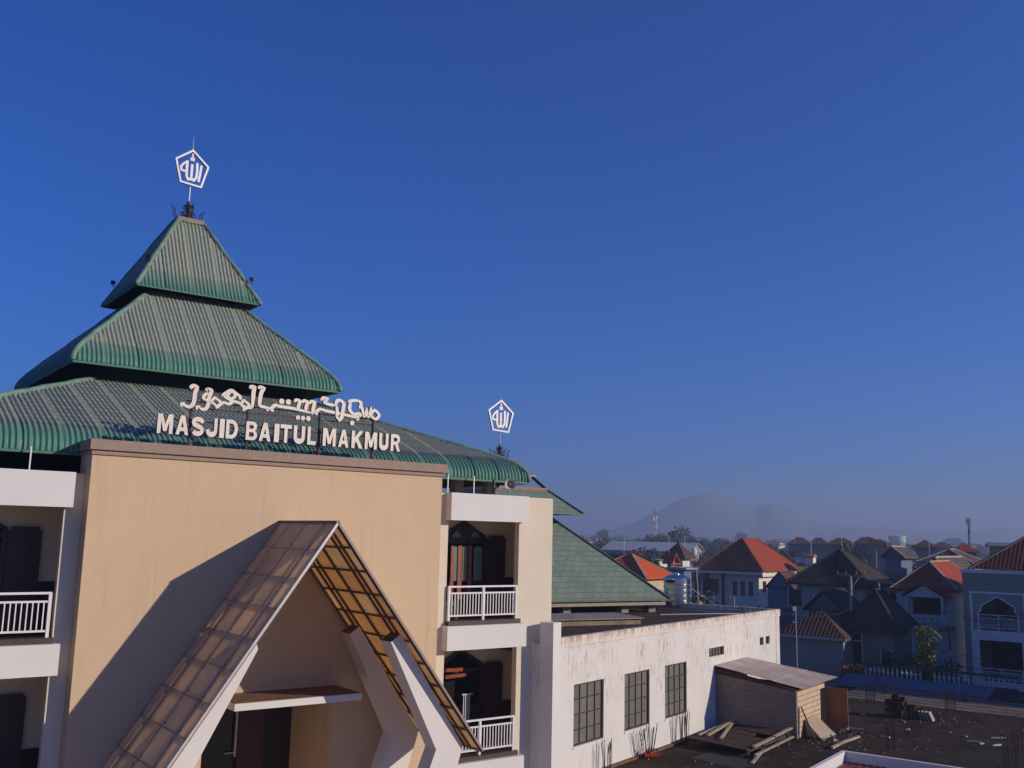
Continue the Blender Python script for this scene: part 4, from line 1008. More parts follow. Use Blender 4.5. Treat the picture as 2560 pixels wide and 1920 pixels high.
def wallbars(label, w0, nb, hgt, spread, wd):
    loc = G(w0, -.35, TZ); t = thing('rebar_starter', label, 'reinforcement bars', tuple(loc), G.ang, 'rebar starters along the stained white wall'); rn = random.Random(int(w0*10))
    for k in range(nb):
        f = k/(nb-1)-.5; mb = MB(Fr(loc, G.ang)); x0 = f*wd*.8; y0 = rn.uniform(-.12, .12); ang = f*spread+rn.uniform(-.06, .06)
        mb.tube([(x0, y0, -.01), (x0+ang*.5, y0, hgt*.5), (x0+ang*1.1, y0+rn.uniform(-.05, .05), hgt*rn.uniform(.8, 1.1))], .011, 5); build('steel_bar', mb, STEEL, t)
wallbars('dark steel bars under the nearest window, at the bottom edge', 2.75, 10, 1.0, .12, .5)
wallbars('fan of dark steel bars wrapped in orange plastic, under the middle window', 5.55, 19, 1.05, .75, .55)
wallbars('thin splayed bars under the third window of the white wall', 8.35, 14, 1.15, .35, .45)
mb = MB(); rn = random.Random(9); c = G(5.6, -.42, TZ)
for k in range(90):
    p = c+Vector((rn.gauss(0, .17), rn.gauss(0, .12), abs(rn.gauss(.08, .12)))); a = [p+Vector((rn.uniform(-.09, .09), rn.uniform(-.09, .09), rn.uniform(-.07, .09))) for _ in range(3)]; mb.v += a; i = len(mb.v)-3; mb.f.append((i, i+1, i+2)); mb.mi.append(1 if k % 9 == 0 else 0)
tag(build('plastic_wrap', mb, [plain('orange_plastic', (.80, .13, .015), .4, .35, 6), plain('pink_plastic', (.75, .25, .35), .4, .2, 6)]), 'crumpled orange plastic heaped round the bars under the middle window', 'plastic wrap')
# light well with white parapet and red roof inside
WL = thing('light_well', 'white parapet around a sunken red corrugated roof at the bottom right', 'parapet', tuple(H(5.2, 11.1, TZ)), H.ang)
mb = MB(H); mb.box(5.2, 20, 10.98, 11.13, TZ-.69, TZ+.05); build('far_wall', mb, WHITE, WL)
mb = MB(H); mb.box(5.2, 5.35, 1.5, 10.975, TZ-.69, TZ+.05); build('side_wall', mb, WHITE, WL)
mb = MB(H); q = 90
for i in range(q+1):
    x = 5.36+i*.12
    for y in (1.5, 10.96): mb.v.append(H(x, y, TZ-.42+(.03 if i % 2 else 0)+(.12 if y > 5 else 0)))
for i in range(q): a = i*2; mb.f.append((a, a+1, a+3, a+2)); mb.mi.append(0)
build('red_roof', mb, plain('red_sheet', (.20, .035, .03), .5, .25, 2), WL)
# scraps on the terrace
rn = random.Random(5)
for k, (n0, w0) in enumerate(((7.3, 17.6), (9.2, 17.8), (8.6, 16.4), (8.9, 16.1), (9.4, 16.2), (6.0, 17.1), (8.1, 17.2), (5.7, 14.9), (4.4, 12.9), (5.4, 18.9), (3.6, 19.4), (9.8, 20.3))):
    mb = MB(Fr(H(n0, w0, TZ+.005), rn.uniform(0, 3))); L = rn.uniform(.06, .30); mb.hexa([(-L, -.04, 0), (L, -.04, 0), (L, .05, 0), (-L, .05, 0)], [(-L*.9, -.03, .05), (L*.9, -.03, .03), (L*.8, .04, .04), (-L*.9, .04, .06)])
    tag(build('scrap', mb, plain('pale_chip', (.55, .5, .45), .8, .2, 6) if k % 3 else PALE), 'small pale scrap lying loose on the dark brown terrace', 'scrap', 'small pale scraps on the terrace')
mb = MB(); rn = random.Random(77)
for k in range(700):
    c_ = rn.choice(((6.2, 20.3, 1.2), (3.6, 14.6, 1.0), (4.6, 12.6, .9), (2.4, 9.5, 2.2), (1.0, 12, 2.5), (8, 17, 4), (6, 24.5, 4), (9, 14, 3)))
    n0, w0 = rn.gauss(c_[0], c_[2]), rn.gauss(c_[1], c_[2])
    if n0 < .3 or w0 > 27 or (n0 > 5.0 and w0 < 11.3) or w0 < 1.5 or (n0 < 3.5 and 11.8 < w0 < 15.7): continue
    p = H(n0, w0, TZ+.004); s_ = rn.uniform(.012, .045)*(1+(k % 17 == 0)); a_ = rn.uniform(0, 6.28); f_ = Fr(p, a_); m_ = MB(f_); m_.hexa([(-s_, -s_*.7, 0), (s_, -s_*.6, 0), (s_*.8, s_*.7, 0), (-s_, s_*.6, 0)], [(-s_*.5, -s_*.4, s_*.8), (s_*.6, -s_*.3, s_*.6), (s_*.4, s_*.4, s_*.7), (-s_*.5, s_*.3, s_*.9)])
    i = len(mb.v); mb.v += m_.v; mb.f += [tuple(j+i for j in f) for f in m_.f]; mb.mi += [k % 2]*len(m_.f)
tag(build('rubble_crumbs', mb, [plain('crumb_pale', (.30, .23, .17), .9, .2, 6), plain('crumb_dark', (.09, .06, .045), .9, .2, 6)]), 'fine rubble and crumbs strewn over the dark terrace floor', 'rubble', kind='stuff')
# red sheet edge and blue sheet roof beyond the terrace
def sheet(fr, x0, x1, y0, y1, z0, z1, n, mat, amp=.02):
    mb = MB(fr)
    for i in range(n+1):
        x = x0+(x1-x0)*i/n; d_ = amp if i % 2 else 0
        mb.v += [fr(x, y0, z0+d_), fr(x, y1, z1+d_), fr(x, y1, z1+d_-.03), fr(x, y0, z0+d_-.03)]
    for i in range(n):
        a = i*4
        for q_ in ((0, 4, 5, 1), (2, 6, 7, 3), (3, 7, 4, 0), (1, 5, 6, 2)): mb.f.append(tuple(a+k for k in q_)); mb.mi.append(0)
    return build('sheet_roof', mb, mat)
tag(sheet(H, -.6, 24, 27.50, 28.1, TZ+.17, TZ+.06, 190, plain('crimson_sheet', (.36, .035, .05), .5, .2, 2)), 'thin crimson sheet edge running along the far side of the terrace', 'roof edge')
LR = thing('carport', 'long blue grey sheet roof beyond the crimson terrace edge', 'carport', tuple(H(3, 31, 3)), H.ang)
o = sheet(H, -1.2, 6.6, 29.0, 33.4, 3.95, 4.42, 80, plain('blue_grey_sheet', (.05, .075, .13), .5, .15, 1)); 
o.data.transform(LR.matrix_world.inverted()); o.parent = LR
for n0 in (-1, 2.5, 6.3): mb = MB(H); mb.bar((n0, 29.2, 0), (n0, 29.2, 3.95), .08, .08); build('post', mb, RUST, LR)

# ============================================================ WHITE ARCHED BUILDING (right edge)
EB = thing('apartment_building', 'grey green building with white arched balconies and dark red roof at the right edge', 'building', tuple(H(8, 43.03, 0)), H.ang)
EY = 43.03
EG = plain('grey_green_wall', (.28, .30, .24), .85, .08, .6); EW = plain('white_wall_e', (.80, .79, .77), .8, .06, .8)
UNIT = [(4.03, 6.62), (7.9, 10.5), (11.6, 14.2)]
mb = MB(H)
def e_wall():
    n = 3.32; ends = []
    mb.box(3.32, 15.2, EY+.012, EY+.3, 9.05, 10.2); mb.box(3.32, 3.72, EY+.0, EY+.3, 0, 9.04)
    for k in range(2): mb.box(6.95+k*3.7, 7.38+k*3.7, EY, EY+.3, 0, 9.04)
    mb.box(3.32, 3.6, EY+.31, EY+14.5, 0, 10.2); mb.box(3.32, 24.0, EY+14.5, EY+14.8, 0, 10.2); mb.box(15.21, 24.0, EY+.01, EY+.3, 0, 10.2); mb.box(23.7, 24, EY+.31, EY+14.5, 0, 10.2)
e_wall(); build('wall', mb, EG, EB)
for k in range(3):
    x = 3.72+k*3.7; a, b = x+.45, x+2.75; c = (a+b)/2
    mb = MB(H); X0, X1 = x+.004, x+3.2
    mb.box(X0, X0+.14, EY-.05, EY+.25, 3.1, 9.05); mb.box(X1-.14, X1, EY-.05, EY+.25, 3.1, 9.05); mb.box(X0+.141, X1-.141, EY-.05, EY+.25, 8.93, 9.05)
    build('white_frame', mb, EW, EB)
    mb = MB(H)   # arch panel
    pts = [(a, 7.75), (a+.18, 7.86), (a+.18, 8.16), (c, 8.78), (b-.18, 8.16), (b-.18, 7.86), (b, 7.75)]
    top = 8.925; xs2 = [X0+.142]+[p[0] for p in pts]+[X1-.142]
    def zz(x_):
        for (xa, za), (xb, zb) in zip(pts, pts[1:]):
            if xa <= x_ <= xb and xb > xa: return za+(zb-za)*(x_-xa)/(xb-xa)
        return None
    mb.box(X0+.142, a, EY, EY+.2, 6.6, top); mb.box(b, X1-.142, EY, EY+.2, 6.6, top)
    for (xa, za), (xb, zb) in zip(pts, pts[1:]):
        if xb > xa: mb.hexa([(xa, EY, za), (xb, EY, zb), (xb, EY+.2, zb), (xa, EY+.2, za)], [(xa, EY, top), (xb, EY, top), (xb, EY+.2, top), (xa, EY+.2, top)])
    ap = build('arch_panel', mb, plain('panel_grey', (.30, .32, .30), .85, .06, 1), EB)
    mb = MB(H)
    for (xa, za), (xb, zb) in zip([(a, 6.65)]+pts, pts+[(b, 6.65)]): mb.bar((xa, EY-.02, za), (xb, EY-.02, zb), .07, .075)
    build('arch_trim', mb, EW, ap)
    mb = MB(H); mb.box(X0+.142, X1-.142, EY-.03, EY+.25, 6.05, 6.66); mb.box(X0+.142, a-.02, EY-.02, EY+.25, 3.6, 6.048); mb.box(b+.12, X1-.142, EY-.02, EY+.25, 3.6, 6.048); mb.box(X0+.142, X1-.142, EY-.04, EY+.25, 3.12, 3.56)
    build('white_band', mb, EW, EB)
    railing(a+.02, b-.02, EY+.05, 6.67, EB, H, .98, 26, mat=EW); railing(a+.02, b+.08, EY+.05, 3.57, EB, H, .78, 26, mat=EW)
    mb = MB(H); mb.box(c-.35, c+.25, EY+1.5, EY+1.6, 6.6, 8.8); build('dark_doorway', mb, DARK, EB)
    mb = MB(H); mb.box(x, x+3.6, EY+1.61, EY+1.75, 0.2, 9.0); build('inner_wall', mb, plain('grey_inner', (.16, .15, .135), .9, .1, 1), EB)
    mb = MB(H); mb.box(c-.7, c+.95, EY+1.42, EY+1.6, 3.5, 5.95); build('dark_doorway', mb, DARK, EB)
mb = MB(H); mb.box(3.24, 24.1, EY-.10, EY+.35, 10.205, 10.42); build('cornice', mb, EW, EB)
mb = MB(H); mb.box(3.4, 15.2, EY-.7, EY+.0, 2.72, 2.86); build('ledge_slab', mb, plain('dim_slab', (.22, .22, .22), .9, .15, 1), EB)
mb = MB(H); mb.box(3.7, 15, EY+.1, EY+1.4, 6.4, 6.6); build('floor_slab', mb, EW, EB)
ERD = tiled('dark_red_tile', (.15, .030, .020), (.21, .045, .028), .24, .30, .7, dist=.04, var=.4)
mb = MB(H); a0 = (3.72, EY+.1, 10.46); LX = 11.6; dd = 9.0
P0, P1, P2, P3 = (3.75, EY+.02, 10.46), (24.0, EY+.02, 10.46), (24.0, EY+14.8, 10.46), (3.75, EY+14.8, 10.46); A1, A2 = (11.03, EY+7.4, 15.65), (16.7, EY+7.4, 15.65)
mb.face([P0, P1, A2, A1]); mb.face([P1, P2, A2]); mb.face([P2, P3, A1, A2]); mb.face([P3, P0, A1]); mb.face([P3, P2, P1, P0])
er = build('tiled_roof', mb, ERD, EB)
mb = MB(H); mb.bar(P0, A1, .2, .10); build('hip_cap', mb, plain('mossy_cap', (.14, .13, .115), .9, .4, 4), er)
mb = MB(H); mb.bar(P3, A1, .2, .10); build('hip_cap', mb, plain('mossy_cap', (1, 1, 1)), er)

NB_SHADE = thing('house', 'tall unseen house added right of the street to cast shade over the carport', 'house', tuple(H(22, 36, 1)), H.ang)  # out-of-view house added to throw shade across street and carport
mb = MB(H); mb.box(16.5, 28, 33.5, 42.5, .8, 11.2); build('wall', mb, EG, NB_SHADE)
# ============================================================ NEIGHBOURHOOD HOUSES
ANG = R(17.53)
def uvec(a): return Vector((math.cos(a), math.sin(a), 0))
def pxof(p):
    d = p-CAMP; z = d.dot(FW); return 1280+F_*d.dot(RT)/z, 960-F_*d.dot(UP)/z
def extent(K, dv, px):
    lo, hi = 0.0, 60.0; s_ = 1 if pxof(K+dv*5)[0] > pxof(K)[0] else -1
    for _ in range(40):
        m = (lo+hi)/2
        if s_*(pxof(K+dv*m)[0]-px) < 0: lo = m
        else: hi = m
    return (lo+hi)/2
RED = tiled('red_clay_tile', (.33, .054, .018), (.43, .078, .026), .26, .32, .75, dist=.05, var=.35)
ORG = tiled('orange_clay_tile', (.62, .092, .014), (.70, .115, .018), .26, .34, .7, dist=.04, var=.12)
BRN = tiled('brown_clay_tile', (.105, .050, .038), (.15, .068, .048), .26, .32, .85, dist=.05, var=.4)
DRK = tiled('dark_mossy_tile', (.045, .040, .038), (.075, .058, .05), .26, .32, .9, dist=.06, var=.5)
GRY = tiled('grey_black_tile', (.085, .075, .07), (.13, .11, .10), .28, .34, .9, dist=.06, var=.4)
def wallm(name, c): return plain(name, c, .9, .14, .7, bmp=0)
WHT = wallm('house_white', (.72, .68, .62)); BLU = wallm('house_blue', (.14, .18, .28)); TEA = wallm('house_teal', (.34, .46, .42)); CRM = wallm('house_cream', (.55, .46, .34)); GRW = wallm('house_grey', (.26, .26, .26))
WIN = plain('window_dark', (.018, .012, .012), .3, .2, 2, bmp=0); CAPM = plain('pale_ridge_cap', (.42, .34, .27), .9, .25, 2)
def roof_mesh(mb, sx, sy, ze, rise, kind, ov=.55, th=.14):
    """footprint 0..sx, 0..sy"""
    a, b, c, d = (-ov, -ov, ze), (sx+ov, -ov, ze), (sx+ov, sy+ov, ze), (-ov, sy+ov, ze); zr = ze+rise
    if kind == 'hip':
        if sx >= sy: h = sy/2+ov; r1, r2 = (-ov+h, sy/2, zr), (sx+ov-h, sy/2, zr)
        else: h = sx/2+ov; r1, r2 = (sx/2, -ov+h, zr), (sx/2, sy+ov-h, zr)
        if abs(sx-sy) < .3: r1 = r2 = (sx/2, sy/2, zr)
        if r1 == r2: F = [[a, b, r1], [b, c, r1], [c, d, r1], [d, a, r1]]; L = [(a, r1), (b, r1), (c, r1), (d, r1)]
        elif sx >= sy: F = [[a, b, r2, r1], [b, c, r2], [c, d, r1, r2], [d, a, r1]]; L = [(a, r1), (b, r2), (c, r2), (d, r1), (r1, r2)]
        else: F = [[a, b, r1], [b, c, r2, r1], [c, d, r2], [d, a, r1, r2]]; L = [(a, r1), (b, r1), (c, r2), (d, r2), (r1, r2)]
    elif kind == 'gx':   # ridge along x
        r1, r2 = (-ov, sy/2, zr), (sx+ov, sy/2, zr); F = [[a, b, r2, r1], [c, d, r1, r2]]; L = [(a, r1), (d, r1), (b, r2), (c, r2), (r1, r2)]
    else:                # ridge along y
        r1, r2 = (sx/2, -ov, zr), (sx/2, sy+ov, zr); F = [[b, c, r2, r1], [d, a, r1, r2]]; L = [(a, r1), (b, r1), (c, r2), (d, r2), (r1, r2)]
    dn = lambda p: (p[0], p[1], p[2]-th)
    for f in F: mb.face(f); mb.face([dn(p) for p in f][::-1])
    for p, q in ((a, b), (b, c), (c, d), (d, a)):
        if kind in ('gx', 'gy') and abs(p[0]-q[0]) < 1e-6 and kind == 'gx': mb.face([dn(p), dn(q), (q[0], sy/2, zr-th), (q[0], sy/2, zr), q, p][:2]+[q, p]); continue
        mb.face([dn(p), dn(q), q, p])
    if kind == 'gx':
        for r, p, q in ((r1, d, a), (r2, b, c)): mb.face([dn(p), dn(r), r, p]); mb.face([dn(r), dn(q), q, r])
    if kind == 'gy':
        for r, p, q in ((r1, a, b), (r2, c, d)): mb.face([dn(p), dn(r), r, p]); mb.face([dn(r), dn(q), q, r])
    return L
def house(name, label, corner, D_, pl, pr, rise, kind, rm, wm, ang=ANG, cap=None, z0=None, sx=None, sy=None, ov=.55, cat='house', windows=(), th=.14, capw=.18, group=None, gable=None):
    """corner: photo position of the nearest eave corner, at true depth D_; sizes follow from the eave ends"""
    Kc = atD(corner[0], corner[1], D_); ux, uy = uvec(ang), uvec(ang+math.pi/2)
    if sx is None: sx = extent(Kc, ux, pr)-2*ov
    if sy is None: sy = extent(Kc, uy, pl)-2*ov
    org = Kc+ux*ov+uy*ov; ze = Kc.z; zg = gz(math.hypot(org.x, org.y)) if z0 is None else z0
    t = thing(name, label, cat, (org.x, org.y, zg), ang, group); fr = Fr((org.x, org.y, 0), ang)
    mb = MB(fr); mb.box(0, sx, 0, sy, zg-.3, ze-.02)
    if kind == 'gx':
        for x0 in (0, sx-.15): mb.hexa([(x0, 0, ze-.02), (x0+.15, 0, ze-.02), (x0+.15, sy, ze-.02), (x0, sy, ze-.02)][0:4], [(x0, sy/2-.01, ze+rise*.92), (x0+.15, sy/2-.01, ze+rise*.92), (x0+.15, sy/2+.01, ze+rise*.92), (x0, sy/2+.01, ze+rise*.92)])
    if kind == 'gy':
        for y0 in (0, sy-.15): mb.hexa([(0, y0, ze-.02), (sx, y0, ze-.02), (sx, y0+.15, ze-.02), (0, y0+.15, ze-.02)], [(sx/2-.01, y0, ze+rise*.92), (sx/2+.01, y0, ze+rise*.92), (sx/2+.01, y0+.15, ze+rise*.92), (sx/2-.01, y0+.15, ze+rise*.92)])
    build('wall', mb, wm, t)
    mb = MB(fr); L = roof_mesh(mb, sx, sy, ze, rise, kind, ov, th); ro = build('roof', mb, rm, t)
    for p, q in L:
        if cap is None: break
        mb = MB(fr); mb.bar((p[0], p[1], p[2]+.03), (q[0], q[1], q[2]+.03), capw, capw*.6); build('ridge_cap', mb, cap, ro)
    for w_ in windows:     # (side 'L' or 'R', start, width, z below eave top, height)
        side, s0, wd, zt_, hh = w_[:5]; m_ = w_[5] if len(w_) > 5 else WIN
        mb = MB(fr)
        if side == 'L': mb.box(-.03, .05, s0, s0+wd, ze-zt_-hh, ze-zt_)
        else: mb.box(s0, s0+wd, -.03, .05, ze-zt_-hh, ze-zt_)
        wo = build('window', mb, m_, t)
        mb = MB(fr); f = .07
        if side == 'L':
            mb.box(-.06, -.031, s0-f, s0, ze-zt_-hh-f, ze-zt_+f); mb.box(-.06, -.031, s0+wd, s0+wd+f, ze-zt_-hh-f, ze-zt_+f); mb.box(-.07, -.031, s0, s0+wd, ze-zt_-hh-f, ze-zt_-hh)
        else:
            mb.box(s0-f, s0, -.06, -.031, ze-zt_-hh-f, ze-zt_+f); mb.box(s0+wd, s0+wd+f, -.06, -.031, ze-zt_-hh-f, ze-zt_+f); mb.box(s0, s0+wd, -.07, -.031, ze-zt_-hh-f, ze-zt_-hh)
        build('window_frame', mb, WHT, wo)
    return t, fr, sx, sy, ze
# 1 big red hip roof
t, fr, sx, sy, ze = house('house', 'large white house with big red hipped roof, three narrow windows on its dim side', (1908, 1427), 112, 1741, 2004, 3.7, 'hip', RED, WHT, cap=plain('red_cap', (.30, .08, .04), .8, .3, 3), z0=1.2,
    windows=[('L', .7, .55, 1.35, 1.7), ('L', 1.7, .55, 1.35, 1.7), ('L', 2.7, .55, 1.35, 1.7), ('L', 5.0, 2.1, 1.2, 1.9, plain('brown_door', (.07, .03, .02), .7, .2, 3)), ('L', 7.4, .45, 1.1, 1.8)], ov=.9)
for x_ in (1.2, 3.4): mb = MB(fr); mb.box(x_, x_+1.0, -.04, .05, ze-2.6, ze-1.3); build('window', mb, WIN, t)
for yy in (4.4, 7.9, 8.9, sy-.2): mb = MB(fr); mb.box(-.35, -.12, yy-.12, yy+.12, 1.2, ze-.2); build('porch_column', mb, plain('navy_column', (.025, .028, .05), .6, .2, 2), t)
mb = MB(fr); mb.box(-1.1, -.1, -.9, sy+1.4, ze-.50, ze-.22); build('white_fascia', mb, WHT, t)
mb = MB(fr); mb.box(.0, sx, -.5, -.02, ze-.75, ze-.2); build('side_fascia', mb, WHT, t)
# 2 orange roofs behind the slate roof
t, fr, sx, sy, ze = house('house', 'house with vivid orange tiled hipped roof rising behind the slate roof edge', (1616, 1445), 92, 1545, 1695, 2.15, 'hip', ORG, CRM, sy=6.2, cap=CAPM, z0=1.2)
t, fr, sx, sy, ze = house('house', 'narrow orange roofed wing half hidden behind the larger orange roof', (1583, 1440), 98, 1530, 1620, 2.1, 'hip', ORG, CRM, sy=4.6, cap=CAPM, z0=1.2)
# 3 brown two stage roof
t, fr, sx, sy, ze = house('house', 'dark brown pyramid roofed house with kicked eaves and a white wall', (1713, 1395), 142, 1650, 1742, 2.3, 'hip', BRN, WHT, cap=None, z0=1.4, ov=.8)
mb = MB(fr); roof_mesh(mb, sx, sy, ze+1.45, 1.35, 'hip', -1.6); build('upper_roof', mb, BRN, t)
t, fr, sx, sy, ze = house('house', 'small gabled house with one orange roof plane catching the sun', (1682, 1408), 125, 1655, 1702, 1.3, 'gy', ORG, GRW, z0=1.4)
# 4 grey flat roofed sheds with blue wall
t, fr, sx, sy, ze = house('shed', 'flat pale grey roofed shed with deep blue side wall', (1716, 1421), 104, 1652, 1745, .12, 'gx', plain('pale_sheet_roof', (.36, .38, .42), .6, .1, .6), BLU, z0=1.2, cat='shed')
# 5 long warehouse
t, fr, sx, sy, ze = house('warehouse', 'very long low warehouse with pale grey roof across the middle distance', (1727, 1380), 235, 1500, 1735, 2.2, 'gy', plain('pale_sheet_roof', (1, 1, 1)), GRW, ang=ANG+R(12), sx=16, cat='warehouse', z0=1.8)
# 7 dark hip house with teal walls
t, fr, sx, sy, ze = house('house', 'teal walled two storey house under a broad dark pyramid roof', (2181, 1466), 75, 1962, 2246, 2.75, 'hip', DRK, TEA, z0=1.2, ov=.75, cap=plain('dark_cap', (.06, .05, .045), .9, .3, 3),
    windows=[('L', 5.1, 1.1, .55, 1.35), ('L', .9, .8, .35, 1.5), ('L', 1.9, .8, .35, 1.5), ('L', 3.1, .25, .5, .5), ('L', 4.3, .18, .9, .18), ('L', 4.65, .18, .9, .18)])
mb = MB(fr); mb.box(-.7, -.55, 3.4, sy+.2, ze-3.1, ze-2.25); build('balcony_parapet', mb, TEA, t)
mb = MB(fr); mb.box(-.7, -.55, -.2, 2.9, ze-3.2, ze-2.35); build('balcony_parapet', mb, TEA, t)
mb = MB(fr); mb.lathe([(.16, 0), (.1, .12), (.13, .2), (.06, .35), (.02, .6)], (sx/2, sy/2, ze+2.72), 8); build('roof_finial', mb, BLACK, t)
# gable in front of it
t, fr, sx, sy, ze = house('house', 'low house with dull green gable end facing the camera, before the teal house', (2112, 1527), 66, 2006, 2125, 1.35, 'gx', DRK, wallm('house_dull_green', (.17, .21, .18)), sx=4.2, z0=1.2, ov=.35)
# blue gable wall
t, fr, sx, sy, ze = house('house', 'tall plain blue gabled house wall between the red roof and the teal house', (1984, 1470), 90, 1912, 1996, 1.5, 'gx', BRN, BLU, sx=3.5, z0=1.2, ov=.2)
# 8 red tiled house with porch
t, fr, sx, sy, ze = house('house', 'white walled house with red tiled roof and small gabled balcony porch', (2396, 1478), 71, 2224, 2470, 2.05, 'hip', RED, WHT, z0=1.2, cap=CAPM, ov=.4, capw=.16,
    windows=[('L', sy_, .55, .25, 1.7) for sy_ in (4.1,)])
hx, hsy, hze, hfr, ht = sx, sy, ze, fr, t
mb = MB(fr); pm = [(-1.5, .35), (-1.5, 3.35)]
zc = ze-.12; y0, y1 = .1, 3.5; ym = (y0+y1)/2
for a, b, c_, d_ in (((-1.6, y0, zc-.35), (1.0, y0, zc-.35), (1.0, ym, zc+.62), (-1.6, ym, zc+.62)), ((1.0, y1, zc-.35), (-1.6, y1, zc-.35), (-1.6, ym, zc+.62), (1.0, ym, zc+.62))):
    mb.face([a, b, c_, d_]); mb.face([(p[0], p[1], p[2]-.1) for p in (d_, c_, b, a)])
build('porch_roof', mb, RED, t)
mb = MB(fr); mb.face([(-1.45, y1-.3, zc-.4), (-1.45, y0+.3, zc-.4), (-1.45, ym, zc+.5)]); build('porch_gable', mb, WHT, t)
for yy in (y0+.45, y1-.45): mb = MB(fr); mb.box(-1.5, -1.3, yy-.1, yy+.1, zc-1.75, zc-.4); build('porch_column', mb, WHT, t)
mb = MB(fr); mb.box(-1.52, -1.35, y0+.1, y1+.5, zc-2.2, zc-1.72); mb2 = MB(fr); build('balcony_parapet', mb, WHT, t)
for k in range(4): mb = MB(fr); mb.box(-1.545, -1.515, y0+.7+.45*k, y0+.82+.45*k, zc-2.02, zc-1.90); build('vent_hole', mb, WIN, t)
mb = MB(fr); mb.box(-.05, .0, y0+.6, y1-.6, zc-1.7, zc-.3); build('dark_opening', mb, DARK, t)
# 9 grey-black roofs beyond
house('house', 'blue walled gabled house with grey tiles and lit tan end wall', (2262, 1394), 108, 2196, 2280, 1.2, 'gx', GRY, wallm('house_slate_blue', (.13, .17, .25)), sx=5, z0=1.3, cap=CAPM, capw=.25)
house('house', 'long house under a wide grey black tiled ridge behind the red tiled house', (2432, 1408), 100, 2290, 2470, 1.35, 'hip', GRY, GRW, z0=1.3, cap=CAPM, capw=.16)
house('house', 'dark gabled house whose pale verge slopes down toward the right building', (2376, 1436), 88, 2300, 2440, 1.5, 'gx', GRY, wallm('house_slate_blue', (1, 1, 1)), z0=1.3, cap=CAPM, capw=.28)
# 11 long tiled roof with gutter; 12 mossy pavilion
t, fr, sx, sy, ze = house('house', 'long low dark tiled roof with pale gutter beside the annex corner', (2116, 1598), 60, 1935, 2140, 1.6, 'hip', BRN, GRW, sx=5.5, z0=1.2, ov=.3)
mb = MB(fr); mb.box(-.42, -.28, -.3, sy+.3, ze-.16, ze-.02); build('gutter', mb, plain('grey_gutter', (.30, .31, .36), .6, .1, 2), t)
t, fr, sx, sy, ze = house('pavilion', 'dark mossy pyramid roofed pavilion house behind the baluster wall', (2250, 1582), 60, 2092, 2302, 2.5, 'hip', DRK, wallm('house_shadow_grey', (.22, .215, .20)), z0=1.2, ov=.5, cat='house', cap=plain('dark_cap', (1, 1, 1)),
    windows=[('L', 2.0, .75, .4, 1.9), ('L', .2, .6, 1.2, 1.3)])
mb = MB(fr); mb.lathe([(.2, 0), (.12, .15), (.15, .25), (.04, .5)], (sx/2, sy/2, ze+2.45), 8); build('roof_finial', mb, BLACK, t)
mb = MB(fr); mb.box(-.035, -.032, 2.05, 2.7, ze-.78, ze-.70); build('window_bar', mb, EW, t)
fr_ = Fr(H(16.5, 33.5, 0), H.ang); mb = MB(fr_); roof_mesh(mb, 11.5, 9.0, 11.22, 3.2, 'hip', .6); build('roof', mb, ERD, NB_SHADE)
# compound wall with balusters
CW = thing('baluster_wall', 'compound wall topped by a long row of pale balusters in deep shade', 'wall', tuple(H(2, 36, 1.2)), H.ang)
mb = MB(H); mb.box(-2.6, 7.2, 36.4, 36.6, .8, 4.05); build('base_wall', mb, plain('dark_compound', (.06, .06, .075), .9, .2, 1), CW)
mb = MB(H); mb.box(-2.6, 7.2, 36.36, 36.64, 4.62, 4.72); build('coping', mb, plain('dark_compound', (1, 1, 1)), CW)
BAL = plain('baluster_paint', (.6, .6, .62), .8, .15, 3)
proto = None
for k in range(37):
    if 18 <= k <= 19: continue
    x = -2.4+k*.262
    if proto is None:
        mb = MB(); mb.lathe([(.055, 0), (.06, .06), (.035, .1), (.085, .2), (.07, .3), (.03, .42), (.055, .5), (.055, .56)], (0, 0, 0), 8)
        bo = build('baluster', mb, BAL); bo.data.transform(Matrix.Rotation(H.ang, 4, 'Z')); proto = bo
    else: bo = proto.copy(); COL.objects.link(bo)
    bo.parent = CW; bo.matrix_parent_inverse = CW.matrix_world.inverted(); bo.location = H(x, 36.5, 4.055)
# white roof box
t, fr, sx, sy, ze = house('rooftop_box', 'white panelled roof box with terracotta cap behind the red roof', (2034, 1390), 96, 2030, 2042, .18, 'gy', TERRA, WHT, sx=.9, sy=.9, z0=6.0, cat='tank housing', ov=.1)
bpy.data.objects.remove(t.children[0]) if False else None
RBX = thing('rooftop_box', 'pale water tank housing with terracotta rim over a mossy tan roof slope', 'tank housing', atD(2008, 1408, 97)); bx = Fr(atD(1989, 1407, 97), HB*0+ANG-R(70))
mb = MB(bx); mb.box(0, 1.75, 0, 1.4, 0, .68); build('box_panel', mb, plain('bright_panel', (.78, .74, .68), .8, .08, 2), RBX)
mb = MB(bx); mb.box(-.1, 1.95, -.12, 1.5, .684, .90); build('box_rim', mb, TERRA, RBX)
mb = MB(bx); mb.hexa([(.1, -1.6, -.95), (1.7, -1.6, -.95), (1.7, 0, -.1), (.1, 0, -.1)], [(.1, -1.6, -.85), (1.7, -1.6, -.85), (1.7, 0, .0), (.1, 0, .0)]); build('roof_slope', mb, plain('mossy_tan', (.30, .22, .12), .9, .3, 2), RBX)
bpy.data.objects.remove(fr) if False else None

